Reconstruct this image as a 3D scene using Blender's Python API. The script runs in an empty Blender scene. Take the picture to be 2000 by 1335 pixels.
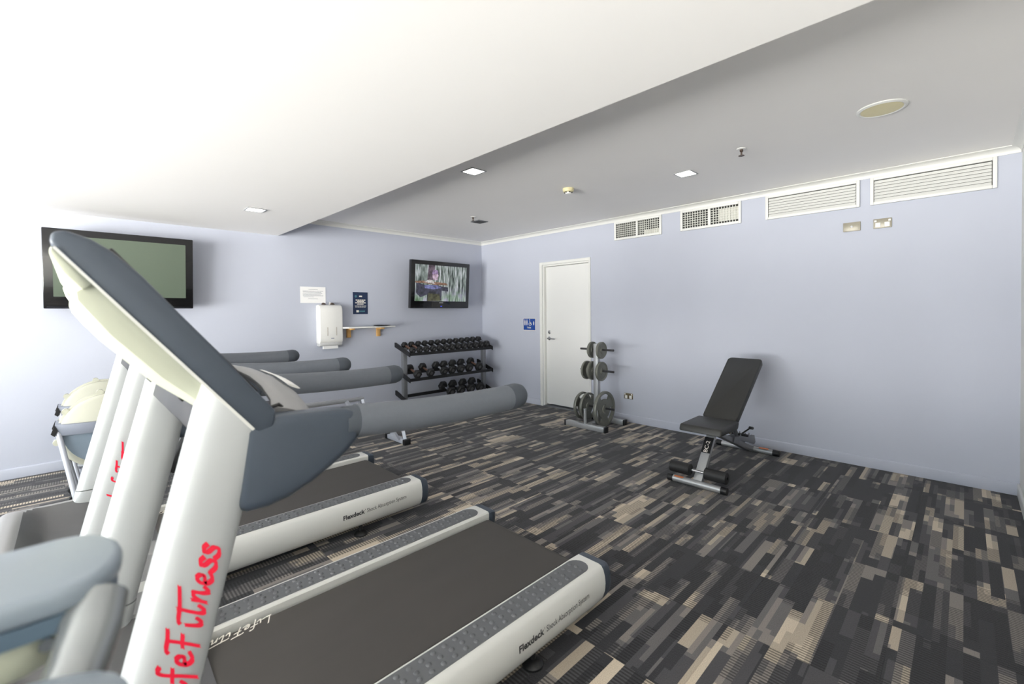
import bpy, bmesh, math, random
from mathutils import Matrix, Vector
random.seed(7)
S = bpy.context.scene
C = S.collection

# ------------------------------------------------------------------ camera, world, lights, exposure
def cam_axes(yaw, pitch, roll):
    f = Vector((math.cos(yaw)*math.cos(pitch), math.sin(yaw)*math.cos(pitch), math.sin(pitch)))
    r = Vector((math.sin(yaw), -math.cos(yaw), 0)); u = r.cross(f)
    return r*math.cos(roll)+u*math.sin(roll), -r*math.sin(roll)+u*math.cos(roll), f
cd = bpy.data.cameras.new('camera'); cam = bpy.data.objects.new('camera', cd); C.objects.link(cam)
r_, u_, f_ = cam_axes(0.7935, -0.0150, -0.0099)
M = Matrix.Identity(4)
for i in range(3):
    M[i][0] = r_[i]; M[i][1] = u_[i]; M[i][2] = -f_[i]
M[2][3] = 1.37
cam.matrix_world = M
cd.sensor_width = 36; cd.lens = 870.77/2000*36; cd.shift_y = -(667.5-622.37)/2000
cd.clip_start = 0.02
cd.dof.use_dof = True; cd.dof.focus_distance = 3.2; cd.dof.aperture_fstop = 2.8
S.camera = cam

XR, YB, H, XL, YN = 4.878, 5.666, 2.535, -4.00, -0.284
XB, HB = 1.7317, 2.296

W = bpy.data.worlds.new('sky'); S.world = W; W.use_nodes = True
nt = W.node_tree; nt.nodes.clear()
out = nt.nodes.new('ShaderNodeOutputWorld'); bg = nt.nodes.new('ShaderNodeBackground')
geo = nt.nodes.new('ShaderNodeTexCoord'); sep = nt.nodes.new('ShaderNodeSeparateXYZ')
ramp = nt.nodes.new('ShaderNodeValToRGB')
ramp.color_ramp.elements[0].position = 0.47; ramp.color_ramp.elements[0].color = (5.2, 4.95, 4.85, 1)
ramp.color_ramp.elements[1].position = 0.53; ramp.color_ramp.elements[1].color = (0.80, 0.89, 1.0, 1)
mp = nt.nodes.new('ShaderNodeMapRange'); mp.inputs[1].default_value = -1; mp.inputs[2].default_value = 1
nt.links.new(geo.outputs['Generated'], sep.inputs[0]); nt.links.new(sep.outputs[2], mp.inputs[0])
nt.links.new(mp.outputs[0], ramp.inputs[0]); nt.links.new(ramp.outputs[0], bg.inputs[0])
bg.inputs[1].default_value = 11.6
nt.links.new(bg.outputs[0], out.inputs[0])

def portal(name, loc, sx, sy, rot):
    l = bpy.data.lights.new(name, 'AREA'); l.shape = 'RECTANGLE'; l.size = sx; l.size_y = sy
    l.cycles.is_portal = True
    o = bpy.data.objects.new(name, l); C.objects.link(o); o.location = loc; o.rotation_euler = rot
WIN = [(0.05, 2.05, 0.04, 2.20), (2.25, 4.25, 0.04, 2.20)]          # y0,y1,z0,z1 openings of the left wall
for y0, y1, z0, z1 in WIN:
    portal('window_portal', (XL-0.02, (y0+y1)/2, (z0+z1)/2), z1-z0, y1-y0, (0, -math.pi/2, 0))

vs = S.view_settings; vs.view_transform = 'Standard'; vs.look = 'None'; vs.gamma = 1; vs.exposure = -0.26
vs.use_curve_mapping = False
try:
    S.cycles.use_denoising = True; S.cycles.max_bounces = 10; S.cycles.diffuse_bounces = 6
    S.cycles.sample_clamp_indirect = 8
except Exception: pass

# ------------------------------------------------------------------ materials
def lin(c):
    return tuple(((v/255)/12.92 if v/255 <= .04045 else ((v/255+.055)/1.055)**2.4) for v in c)
MATS = {}
def mat(name, rgb, rough=.5, metal=0, var=.06, scale=30, bump=0, bscale=200, coat=0, emit=None, stretch=None):
    if name in MATS: return MATS[name]
    m = bpy.data.materials.new(name); m.use_nodes = True; n = m.node_tree; b = n.nodes['Principled BSDF']
    c = lin(rgb)
    tc = n.nodes.new('ShaderNodeTexCoord'); src = tc.outputs['Object']
    if stretch:
        mpn = n.nodes.new('ShaderNodeMapping'); mpn.inputs['Scale'].default_value = stretch
        n.links.new(src, mpn.inputs[0]); src = mpn.outputs[0]
    nz = n.nodes.new('ShaderNodeTexNoise'); nz.inputs['Scale'].default_value = scale; nz.inputs['Detail'].default_value = 3
    n.links.new(src, nz.inputs['Vector'])
    mx = n.nodes.new('ShaderNodeMix'); mx.data_type = 'RGBA'
    mx.inputs[6].default_value = (*[v*(1-var) for v in c], 1); mx.inputs[7].default_value = (*[min(1, v*(1+var)) for v in c], 1)
    n.links.new(nz.outputs[0], mx.inputs[0]); n.links.new(mx.outputs[2], b.inputs['Base Color'])
    b.inputs['Roughness'].default_value = rough; b.inputs['Metallic'].default_value = metal
    if coat: b.inputs['Coat Weight'].default_value = coat
    if bump:
        n2 = n.nodes.new('ShaderNodeTexNoise'); n2.inputs['Scale'].default_value = bscale
        n.links.new(src, n2.inputs['Vector'])
        bp = n.nodes.new('ShaderNodeBump'); bp.inputs['Strength'].default_value = bump; bp.inputs['Distance'].default_value = .002
        n.links.new(n2.outputs[0], bp.inputs['Height']); n.links.new(bp.outputs[0], b.inputs['Normal'])
    if emit:
        b.inputs['Emission Color'].default_value = (*lin(rgb), 1); b.inputs['Emission Strength'].default_value = emit
    MATS[name] = m; return m

wallm = mat('wall_paint', (188, 192, 205), .65, var=.02, scale=3, bump=.08, bscale=250)
wallw = mat('wall_white_paint', (232, 231, 226), .6, var=.02, scale=3)
ceilm = mat('ceiling_paint', (247, 245, 243), .75, var=.015, scale=2)
bulkm = mat('bulkhead_paint', (250, 248, 246), .75, var=.01, scale=2)
trimm = mat('trim_gloss_white', (228, 228, 224), .4, var=.01)
doorm = mat('door_white', (228, 228, 226), .4, var=.01, scale=4)
subm = mat('floor_underlay', (40, 39, 40), .9)
cream = mat('cream_plastic', (213, 213, 209), .38, var=.02, scale=6, coat=.2)
upm = mat('upright_pearl_paint', (180, 183, 184), .30, var=.05, scale=9, coat=.3, stretch=(1, 1, .25))
shellm = mat('shell_cream_plastic', (184, 187, 168), .42, var=.03, scale=6)
char = mat('charcoal_plastic', (60, 69, 81), .38, var=.05, scale=60, bump=.05, bscale=900)
hoodm = mat('hood_grey_plastic', (146, 146, 147), .42, var=.05, scale=40, bump=.05, bscale=900)
scoopm = mat('hood_dark_plastic', (84, 84, 86), .5, var=.06, scale=40)
barm = mat('handrail_rubber', (98, 103, 111), .62, var=.06, scale=80, bump=.1, bscale=700)
capm = mat('rubber_cap_grey', (72, 78, 86), .6, var=.06)
beltm = mat('belt_rubber', (66, 63, 61), .72, var=.10, scale=12, bump=.15, bscale=1400, stretch=(.25, 1, 1))
blackm = mat('black_plastic', (22, 22, 24), .45, var=.1)
padm = mat('step_pad_rubber', (92, 94, 97), .55, var=.07, scale=90, bump=.08, bscale=900)
redm = mat('logo_red_print', (232, 14, 56), .45, var=.03)
whitem = mat('white_print', (236, 230, 220), .6, var=.03)
inkm = mat('dark_print', (52, 52, 54), .5, var=.05)
chrome = mat('chrome', (205, 206, 208), .18, 1, var=.03)
steel = mat('silver_powdercoat', (178, 180, 182), .38, .55, var=.04, scale=60)
rackst = mat('rack_grey_steel', (128, 130, 134), .4, .5, var=.05)
rackbl = mat('rack_black_steel', (24, 24, 26), .45, .2, var=.1)
rubber = mat('black_rubber', (30, 30, 31), .55, var=.12, scale=50)
vinyl = mat('black_vinyl', (44, 44, 42), .48, var=.08, scale=60, bump=.15, bscale=600)
platem = mat('grey_iron', (118, 119, 112), .42, .35, var=.12, scale=40, bump=.1, bscale=300)
pegm = mat('dark_peg', (56, 56, 58), .4, .4)
tvm = mat('tv_gloss_black', (14, 14, 16), .14, var=.05, coat=.4)
tvoff = mat('tv_screen_reflection_tint', (84, 95, 82), .10, var=.04, scale=2)  # black glossy screen: the room's grey-green reflection is painted into the base colour
whitep = mat('white_plastic', (238, 237, 233), .35, var=.015)
paperm = mat('paper', (244, 243, 242), .8, var=.01)
navy = mat('poster_navy', (30, 46, 78), .5, var=.05)
tealm = mat('poster_teal', (70, 120, 130), .5)
signm = mat('sign_blue', (24, 70, 150), .4, var=.03)
wood = mat('pine_bracket', (202, 158, 96), .55, var=.15, scale=20, stretch=(1, 1, 6))
platec = mat('switch_plate_beige', (158, 152, 136), .35, .1, var=.08, scale=60)
brownm = mat('sprinkler_bronze', (84, 70, 62), .4, .5)
ivory = mat('ivory_plastic', (232, 222, 176), .45, var=.03)
grillm = mat('dark_vent_interior', (58, 58, 56), .8)
rowm = mat('rower_cream_shell', (178, 178, 164), .45, var=.03)
roww = mat('rower_white_paint', (188, 192, 202), .4, .2, var=.03)
rowg = mat('rower_grey_plate', (140, 146, 160), .38, .35, var=.04)
orange = mat('orange_sticker', (206, 120, 74), .5)
yellow = mat('yellow_knob', (226, 168, 40), .45)
copper = mat('copper_knurl', (150, 116, 100), .35, .8)
lampm = mat('lamp_panel', (255, 250, 240), .4, emit=14)
ledb = mat('tv_led_blue', (60, 70, 230), .4, emit=1.5)

def carpet():
    m = bpy.data.materials.new('carpet_tile_stripes'); m.use_nodes = True; n = m.node_tree; L = n.links
    b = n.nodes['Principled BSDF']; b.inputs['Roughness'].default_value = .92
    b.inputs['Specular IOR Level'].default_value = .25; b.inputs['Sheen Weight'].default_value = .15
    g = n.nodes.new('ShaderNodeNewGeometry'); sp = n.nodes.new('ShaderNodeSeparateXYZ'); L.new(g.outputs['Position'], sp.inputs[0])
    def mth(op, a, bb=None, c=None):
        k = n.nodes.new('ShaderNodeMath'); k.operation = op
        for i, v in enumerate((a, bb, c)):
            if v is None: continue
            if isinstance(v, (int, float)): k.inputs[i].default_value = v
            else: L.new(v, k.inputs[i])
        return k.outputs[0]
    def comb(a, bb, c):
        k = n.nodes.new('ShaderNodeCombineXYZ')
        for i, v in enumerate((a, bb, c)):
            if isinstance(v, (int, float)): k.inputs[i].default_value = v
            else: L.new(v, k.inputs[i])
        return k.outputs[0]
    def white(v):
        k = n.nodes.new('ShaderNodeTexWhiteNoise'); k.noise_dimensions = '3D'; L.new(v, k.inputs['Vector']); return k.outputs['Value']
    x, y = sp.outputs[0], sp.outputs[1]
    tx = mth('FLOOR', mth('DIVIDE', mth('SUBTRACT', x, XL), .5)); ty = mth('FLOOR', mth('DIVIDE', mth('SUBTRACT', y, YN), .5))
    tile = white(comb(tx, ty, 3.3))
    def layer(wy, lx, seed):
        cy = mth('FLOOR', mth('DIVIDE', y, wy))
        off = mth('MULTIPLY', white(comb(cy, tx, seed)), lx)
        cx = mth('FLOOR', mth('DIVIDE', mth('ADD', x, off), lx))
        return white(comb(cy, cx, mth('ADD', mth('MULTIPLY', tile, 7), seed+.5)))
    a = layer(.046, .40, 1.7); bb = layer(.023, .30, 5.1)
    big = layer(.14, .5, 9.4); ribsel = layer(.046, .40, 1.7+20)
    v = mth('ADD', mth('ADD', mth('MULTIPLY', a, .60), mth('MULTIPLY', bb, .16)), mth('MULTIPLY', big, .34))
    rp = n.nodes.new('ShaderNodeValToRGB'); rp.color_ramp.interpolation = 'CONSTANT'
    stops = [(0, (40, 40, 44)), (.50, (64, 63, 66)), (.61, (94, 91, 91)), (.70, (124, 118, 113)), (.79, (164, 152, 136)), (.90, (190, 177, 158))]
    e = rp.color_ramp.elements
    e[0].position = 0; e[0].color = (*lin(stops[0][1]), 1); e[1].position = stops[1][0]; e[1].color = (*lin(stops[1][1]), 1)
    for p, c in stops[2:]:
        q = e.new(p); q.color = (*lin(c), 1)
    L.new(v, rp.inputs[0])
    # ribs of the loop pile: light lines across the stripe
    rib = mth('FRACT', mth('DIVIDE', x, .0155)); ribm = mth('LESS_THAN', rib, .5)
    nz = n.nodes.new('ShaderNodeTexNoise'); nz.inputs['Scale'].default_value = 300; L.new(g.outputs['Position'], nz.inputs['Vector'])
    sel = mth('GREATER_THAN', ribsel, .42)
    k1 = mth('SUBTRACT', 1.12, mth('MULTIPLY', mth('MULTIPLY', ribm, sel), .74))
    k2 = mth('MULTIPLY', k1, mth('MULTIPLY_ADD', nz.outputs[0], 1.1, .45))
    dark = n.nodes.new('ShaderNodeMix'); dark.data_type = 'RGBA'; dark.blend_type = 'MULTIPLY'; dark.inputs[0].default_value = 1
    L.new(rp.outputs[0], dark.inputs[6]); cc = comb(k2, k2, k2); L.new(cc, dark.inputs[7])
    L.new(dark.outputs[2], b.inputs['Base Color'])
    bp = n.nodes.new('ShaderNodeBump'); bp.inputs['Strength'].default_value = .5; bp.inputs['Distance'].default_value = .004
    L.new(mth('ADD', nz.outputs[0], mth('MULTIPLY', ribm, .5)), bp.inputs['Height']); L.new(bp.outputs[0], b.inputs['Normal'])
    return m
carpetm = carpet()

def glassmat():
    m = bpy.data.materials.new('window_glass'); m.use_nodes = True; n = m.node_tree; n.nodes.clear()
    o = n.nodes.new('ShaderNodeOutputMaterial'); t = n.nodes.new('ShaderNodeBsdfTransparent'); g = n.nodes.new('ShaderNodeBsdfGlossy')
    g.inputs['Roughness'].default_value = .02; mx = n.nodes.new('ShaderNodeMixShader'); mx.inputs[0].default_value = .06
    t.inputs[0].default_value = (.95, .97, .96, 1)
    n.links.new(t.outputs[0], mx.inputs[1]); n.links.new(g.outputs[0], mx.inputs[2]); n.links.new(mx.outputs[0], o.inputs[0]); return m
glassm = glassmat()

# ------------------------------------------------------------------ mesh helpers
def prism(bm, pts, axis, a0, a1):
    """polygon pts extruded along an axis; pts are (x,z) for 'y', (y,z) for 'x', (x,y) for 'z'"""
    def P(p, a):
        return {'y': (p[0], a, p[1]), 'x': (a, p[0], p[1]), 'z': (p[0], p[1], a)}[axis]
    A = [bm.verts.new(P(p, a0)) for p in pts]; B = [bm.verts.new(P(p, a1)) for p in pts]
    n = len(pts)
    bm.faces.new(A); bm.faces.new(B[::-1])
    for i in range(n): bm.faces.new((A[i], B[i], B[(i+1) % n], A[(i+1) % n]))
def box(bm, x0, x1, y0, y1, z0, z1, rot=None, piv=None):
    vs_ = [bm.verts.new((x, y, z)) for x in (x0, x1) for y in (y0, y1) for z in (z0, z1)]
    for f in ((0, 1, 3, 2), (4, 6, 7, 5), (0, 4, 5, 1), (2, 3, 7, 6), (0, 2, 6, 4), (1, 5, 7, 3)):
        bm.faces.new([vs_[i] for i in f])
    if rot is not None:
        p = Vector(piv) if piv else Vector(((x0+x1)/2, (y0+y1)/2, (z0+z1)/2))
        for v in vs_: v.co = rot @ (v.co-p)+p
def loft(bm, rings, caps=True):
    R = [[bm.verts.new(p) for p in ring] for ring in rings]; n = len(R[0])
    for a, b in zip(R, R[1:]):
        for i in range(n): bm.faces.new((a[i], a[(i+1) % n], b[(i+1) % n], b[i]))
    if caps: bm.faces.new(R[0][::-1]); bm.faces.new(R[-1])
def tube(bm, pts, r, seg=14, flat=None, round_end=False):
    """circle (or ellipse, flat=(rx,ry,updir)) swept along pts"""
    pts = [Vector(p) for p in pts]; rr = list(r) if isinstance(r, (list, tuple)) else [r]*len(pts)
    if round_end:
        d = (pts[-1]-pts[-2]).normalized(); R0 = rr[-1]; base = pts[-1]
        for k in (30, 55, 75, 87):
            a = math.radians(k); pts.append(base+d*R0*math.sin(a)); rr.append(R0*math.cos(a))
    rings = []; up = Vector((0, 0, 1)) if not flat else Vector(flat[2])
    for i, p in enumerate(pts):
        t = (pts[min(i+1, len(pts)-1)]-pts[max(i-1, 0)]).normalized()
        u = up-t*up.dot(t)
        if u.length < 1e-3: u = Vector((1, 0, 0))-t*t.x
        u.normalize(); w = t.cross(u)
        a, b = (rr[i], rr[i]) if not flat else (flat[0], flat[1])
        rings.append([p+w*a*math.cos(2*math.pi*k/seg)+u*b*math.sin(2*math.pi*k/seg) for k in range(seg)])
    loft(bm, rings)
def lathe(bm, prof, c, axis='z', seg=24):
    closed = prof[0] == prof[-1]
    """prof: list of (radius, height) from end to end, closed with caps"""
    rings = []
    for r, h in prof:
        ring = []
        for k in range(seg):
            a = 2*math.pi*k/seg; p, q = r*math.cos(a), r*math.sin(a)
            ring.append({'z': (c[0]+p, c[1]+q, c[2]+h), 'y': (c[0]+p, c[1]+h, c[2]+q), 'x': (c[0]+h, c[1]+p, c[2]+q)}[axis])
        rings.append(ring)
    loft(bm, rings, not closed)
    if closed: bmesh.ops.remove_doubles(bm, verts=list(bm.verts)[-seg*len(prof):], dist=1e-6)
def obj(name, bm, m, root=None, bevel=0, kind=None, smooth=True, segs=2, off=None):
    """bm in world coordinates; stored relative to root's location"""
    bmesh.ops.recalc_face_normals(bm, faces=bm.faces)
    loc = Vector((0, 0, 0)); p = root
    while p is not None:
        loc += p.location; p = p.parent
    if off is None: off = Vector((0, 0, 0))
    for v in bm.verts: v.co -= loc
    if bevel:
        es = [e for e in bm.edges if len(e.link_faces) == 2 and e.calc_face_angle(0) > .5]
        bmesh.ops.bevel(bm, geom=es, offset=bevel, segments=segs, profile=.5, affect='EDGES', clamp_overlap=True)
    if smooth:
        for f in bm.faces: f.smooth = True
        for e in bm.edges:
            if len(e.link_faces) == 2 and e.calc_face_angle(0) > math.radians(38): e.smooth = False
    me = bpy.data.meshes.new(name); bm.to_mesh(me); bm.free()
    me.materials.append(m)
    o = bpy.data.objects.new(name, me); C.objects.link(o)
    if root is not None: o.parent = root
    if kind: o['kind'] = kind
    return o
def split(name, bm, m, root=None, **kw):
    """one object for each connected piece"""
    bm.verts.ensure_lookup_table(); seen = set(); outl = []
    for v in bm.verts:
        if v in seen: continue
        st = [v]; isl = []
        seen.add(v)
        while st:
            a = st.pop(); isl.append(a)
            for e in a.link_edges:
                b = e.other_vert(a)
                if b not in seen: seen.add(b); st.append(b)
        nbm = bmesh.new(); mp_ = {a: nbm.verts.new(a.co) for a in isl}
        for f in {f for a in isl for f in a.link_faces}: nbm.faces.new([mp_[q] for q in f.verts])
        outl.append(obj(name, nbm, m, root, **kw))
    bm.free(); return outl
def nb(): return bmesh.new()
def tag(o, label, cat, group=None):
    o['label'] = label; o['category'] = cat
    if group: o['group'] = group
    return o
def thing(name, label, cat, loc, group=None):
    o = bpy.data.objects.new(name, None); o.empty_display_size = .1; C.objects.link(o); o.location = loc
    return tag(o, label, cat, group)
def origin_to_base(o):
    """a thing that is a single mesh: put its origin at the middle of its base"""
    me = o.data; xs = [v.co for v in me.vertices]
    c = Vector(((min(v.x for v in xs)+max(v.x for v in xs))/2, (min(v.y for v in xs)+max(v.y for v in xs))/2, min(v.z for v in xs)))
    me.transform(Matrix.Translation(-c)); o.location = c; return o
def dup(o, parent=None):
    c = o.copy(); C.objects.link(c); c.parent = parent
    for ch in o.children: dup(ch, c)
    return c
def text(name, body, size, m, root, mtx, bold=0, width=None):
    cu = bpy.data.curves.new('t', 'FONT'); cu.body = body; cu.size = size; cu.offset = bold; cu.resolution_u = 3
    to = bpy.data.objects.new('t', cu); C.objects.link(to); bpy.context.view_layer.update()
    me = bpy.data.meshes.new_from_object(to.evaluated_get(bpy.context.evaluated_depsgraph_get()))
    bpy.data.objects.remove(to); bpy.data.curves.remove(cu)
    if width:
        xs = [v.co.x for v in me.vertices]; k = width/(max(xs)-min(xs)); x0 = min(xs)
        for v in me.vertices: v.co.x = (v.co.x-x0)*k
    loc = Vector((0, 0, 0)); p = root
    while p is not None: loc += p.location; p = p.parent
    me.transform(Matrix.Translation(-loc) @ mtx)
    me.materials.clear(); me.materials.append(m); me.name = name
    o = bpy.data.objects.new(name, me); C.objects.link(o); o.parent = root; return o
def frame(o, xdir, ydir):
    x = Vector(xdir).normalized(); y = Vector(ydir); y = (y-x*x.dot(y)).normalized(); z = x.cross(y)
    m = Matrix.Identity(4)
    for i in range(3): m[i][0] = x[i]; m[i][1] = y[i]; m[i][2] = z[i]; m[i][3] = o[i]
    return m
def ribbon(bm, pts, w, mtx):
    """flat brush stroke of width w along 2D pts"""
    P = [Vector((p[0], p[1])) for p in pts]; L, Rr = [], []
    for i, p in enumerate(P):
        t = (P[min(i+1, len(P)-1)]-P[max(i-1, 0)]).normalized(); nrm = Vector((-t.y, t.x))
        ww = w[i] if isinstance(w, (list, tuple)) else w
        L.append(p+nrm*ww/2); Rr.append(p-nrm*ww/2)
    a = [bm.verts.new(mtx @ Vector((q.x, q.y, 0))) for q in L]; b = [bm.verts.new(mtx @ Vector((q.x, q.y, 0))) for q in Rr]
    for i in range(len(P)-1): bm.faces.new((a[i], b[i], b[i+1], a[i+1]))
def smoothline(pts, n=5):
    out_ = []
    for i in range(len(pts)-1):
        p0 = pts[max(i-1, 0)]; p1 = pts[i]; p2 = pts[i+1]; p3 = pts[min(i+2, len(pts)-1)]
        for k in range(n):
            t = k/n
            out_.append(tuple(.5*(2*p1[j]+(p2[j]-p0[j])*t+(2*p0[j]-5*p1[j]+4*p2[j]-p3[j])*t*t+(3*p1[j]-p0[j]-3*p2[j]+p3[j])*t**3) for j in range(2)))
    out_.append(tuple(pts[-1])); return out_
GLYPH = {  # brush script: lists of strokes, x-height 1
 'L': (1.15, [[(.45, 2.0), (.25, 1.0), (.05, .05)], [(-.1, .0), (.45, .0), (1.05, .25)]]),
 'i': (.62, [[(.2, 1.0), (.12, .5), (.1, .1), (.3, .02), (.6, .45)]]),
 'f': (.80, [[(1.0, 1.9), (.68, 1.95), (.45, 1.5), (.25, .4), (.05, -.6)], [(-.1, .9), (.35, 1.0), (.8, 1.1)]]),
 'e': (.95, [[(.12, .42), (.55, .55), (.68, .85), (.48, 1.02), (.18, .7), (.12, .25), (.4, .0), (.9, .35)]]),
 'F': (1.30, [[(.62, 1.75), (.45, 1.0), (.1, -.25)], [(-.15, 1.55), (.1, 1.78), (.7, 1.85), (1.35, 2.0)], [(.1, .8), (.5, .92), (.95, 1.0)]]),
 't': (.85, [[(.62, 1.75), (.35, .8), (.22, .15), (.4, .02), (.75, .5)], [(-.35, 1.3), (-.1, 1.5), (.7, 1.62), (1.95, 1.95)]]),
 'n': (1.1, [[(.25, 1.0), (.15, .5), (.0, -.02)], [(.1, .35), (.45, .9), (.72, .98), (.62, .45), (.68, .02), (1.05, .45)]]),
 's': (.82, [[(.85, .85), (.62, 1.05), (.32, .95), (.35, .68), (.62, .4), (.5, .06), (.15, -.02), (-.12, .22)]]),
}
def script_logo(name, x_height, m, root, mtx, width):
    bm = nb(); u = 0; strokes = []
    for ch in 'LifeFitness':
        adv, st = GLYPH[ch]
        if ch == 'F': u += .1
        for s in st: strokes.append([(p[0]+u+.12*p[1], p[1]) for p in s])
        u += adv
    k = width/u
    nib = Vector((math.cos(.75), math.sin(.75)))*.46*x_height; layer = 0
    for s in strokes:
        P = [Vector((p[0]*k, p[1]*x_height)) for p in smoothline(s, 6)]
        ribbon(bm, [tuple(p) for p in P], .20*x_height, mtx @ Matrix.Translation((0, 0, .00002*layer)))
        layer += 1
        for wv in (nib,):
            a = [bm.verts.new(mtx @ Vector((p.x+wv.x/2, p.y+wv.y/2, .00002*layer))) for p in P]; b = [bm.verts.new(mtx @ Vector((p.x-wv.x/2, p.y-wv.y/2, .00002*layer))) for p in P]
            for i in range(len(P)-1):
                if (P[i+1]-P[i]).length > 1e-6: bm.faces.new((a[i], b[i], b[i+1], a[i+1]))
        layer += 1
    return obj(name, bm, m, root, smooth=False)

# ------------------------------------------------------------------ the room
def struct(o): o['kind'] = 'structure'; return o
bm = nb(); box(bm, XL-.15, XR+.15, YN-.15, YB+.15, -.12, -.007)
floor = struct(obj('floor', bm, subm, smooth=False))
tmesh = {}
for i in range(18):
    for j in range(12):
        x0 = XL+.5*i; y0 = YN+.5*j; w = min(.5, XR-x0); d = min(.5, YB-y0)
        if w < .02 or d < .02: continue
        key = (round(w, 3), round(d, 3))
        if key not in tmesh:
            bm = nb(); box(bm, .0004, w-.0004, .0004, d-.0004, -.007, 0)
            bmesh.ops.recalc_face_normals(bm, faces=bm.faces)
            me = bpy.data.meshes.new('carpet_tile'); bm.to_mesh(me); bm.free(); me.materials.append(carpetm); tmesh[key] = me
        o = bpy.data.objects.new('carpet_tile', tmesh[key]); C.objects.link(o); o.parent = floor; o.location = (x0, y0, 0)

bm = nb(); box(bm, XL-.15, XR+.15, YN-.15, YB+.15, H, H+.12); struct(obj('ceiling', bm, ceilm, smooth=False))
bm = nb(); box(bm, XL, XB, YN, YB, HB, H); struct(obj('ceiling_bulkhead', bm, bulkm, smooth=False))
bm = nb(); box(bm, XL-.15, XR+.15, YB, YB+.15, -.007, H); struct(obj('wall_back', bm, wallm, smooth=False))
bm = nb(); box(bm, XL-.15, XR+.15, YN-.15, YN, -.007, H); struct(obj('wall_front', bm, wallw, smooth=False))
DY0, DY1, DZ = 3.485, 4.315, 2.045
bm = nb()
box(bm, XR, XR+.15, YN, DY0, -.007, H); box(bm, XR, XR+.15, DY1, YB, -.007, H); box(bm, XR, XR+.15, DY0, DY1, DZ, H)
box(bm, XR+.13, XR+.15, DY0, DY1, -.007, DZ)
struct(obj('wall_right', bm, wallm, smooth=False))
bm = nb(); ys = [YN]
for y0, y1, z0, z1 in sorted(WIN):
    box(bm, XL-.15, XL, ys[-1], y0, -.007, H); box(bm, XL-.15, XL, y0, y1, -.007, z0); box(bm, XL-.15, XL, y0, y1, z1, H); ys.append(y1)
box(bm, XL-.15, XL, ys[-1], YB, -.007, H)
struct(obj('wall_left', bm, wallw, smooth=False))
# skirting boards, painted like the walls
def skirt(n, pts, axis, a0, a1, m):
    bm = nb(); prism(bm, pts, axis, a0, a1); struct(obj(n, bm, m, bevel=.003))
sk = lambda s, c: [(c, 0), (c+s*.014, 0), (c+s*.014, .082), (c+s*.008, .09), (c, .09)]
skirt('baseboard_back', sk(-1, YB), 'x', XL, XR-.014, wallm)
skirt('baseboard_right', sk(-1, XR), 'y', YN, DY0-.03, wallm)
skirt('baseboard_right_far', sk(-1, XR), 'y', DY1+.055, YB-.014, wallm)
skirt('baseboard_front', sk(1, YN), 'x', XL, XR-.014, trimm)
# cove cornice
def cove(s, c):
    p = [(c, H), (c, H-.052), (c+s*.005, H-.052)]
    for k in range(1, 6):
        a = math.radians(90*k/6); p.append((c+s*(.005+.04*(1-math.cos(a))), H-.045+.036*math.sin(a)))
    return p+[(c+s*.052, H-.006), (c+s*.052, H)]
for k, (s, c, ax, a0, a1) in enumerate([(-1, YB, 'x', XB, XR), (-1, XR, 'y', YN, YB), (1, YN, 'x', XB, XR)]):
    bm = nb(); prism(bm, cove(s, c), ax, a0, a1); struct(obj('trim_%d' % (k+1), bm, trimm))
# door
door = bpy.data.objects.new('door_1', None); C.objects.link(door); door.location = (XR+.06, (DY0+DY1)/2, 0); struct(door)
bm = nb()
for y0, y1, z0, z1 in [(DY1, DY1+.05, 0, DZ+.04), (DY0-.018, DY0, 0, DZ+.04), (DY0, DY1, DZ, DZ+.04)]:
    box(bm, XR-.016, XR+.001, y0, y1, z0, z1)
split('architrave', bm, trimm, door, bevel=.004)
bm = nb(); box(bm, XR+.001, XR+.128, DY1-.022, DY1, 0, DZ); box(bm, XR+.001, XR+.128, DY0, DY0+.022, 0, DZ); box(bm, XR+.001, XR+.128, DY0+.022, DY1-.022, DZ-.022, DZ)
box(bm, XR+.085, XR+.128, DY1-.04, DY1-.022, 0, DZ-.022)
split('jamb', bm, trimm, door, bevel=.003)
bm = nb(); box(bm, XR+.045, XR+.084, DY0+.024, DY1-.026, .035, DZ-.026); leaf = obj('leaf', bm, doorm, door, bevel=.002)
bm = nb(); box(bm, XR-.004, XR+.128, DY0, DY1, 0, .014); obj('threshold', bm, rackst, door)
bm = nb(); lathe(bm, [(.026, 0), (.026, -.008), (.012, -.012), (.011, -.045)], (XR+.045, DY1-.085, .985), 'x', 16)
tube(bm, [(XR+.005, DY1-.08, .985), (XR+.003, DY1-.12, .985), (XR+.004, DY1-.21, .982)], .0095, 10, round_end=True)
obj('lever_handle', bm, chrome, leaf)
bm = nb(); lathe(bm, [(.027, 0), (.027, -.006), (.02, -.01), (.016, -.016)], (XR+.045, DY1-.085, 1.075), 'x', 16); obj('deadlock', bm, chrome, leaf)
# windows of the left wall
for k, (y0, y1, z0, z1) in enumerate(WIN):
    w = bpy.data.objects.new('window_%d' % (k+1), None); C.objects.link(w); w.location = (XL-.07, (y0+y1)/2, z0); struct(w)
    bm = nb(); t = .05; ym = (y0+y1)/2
    box(bm, XL-.1, XL-.04, y0, y0+t, z0, z1); box(bm, XL-.1, XL-.04, y1-t, y1, z0, z1); box(bm, XL-.1, XL-.04, y0+t, y1-t, z0, z0+t); box(bm, XL-.1, XL-.04, y0+t, y1-t, z1-t, z1)
    box(bm, XL-.095, XL-.045, ym-.03, ym+.03, z0+t, z1-t)
    split('window_frame', bm, trimm, w)
    for a, b in ((y0+t, ym-.03), (ym+.03, y1-t)):
        bm = nb(); box(bm, XL-.073, XL-.067, a, b, z0+t, z1-t); obj('pane', bm, glassm, w, smooth=False)

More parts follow.
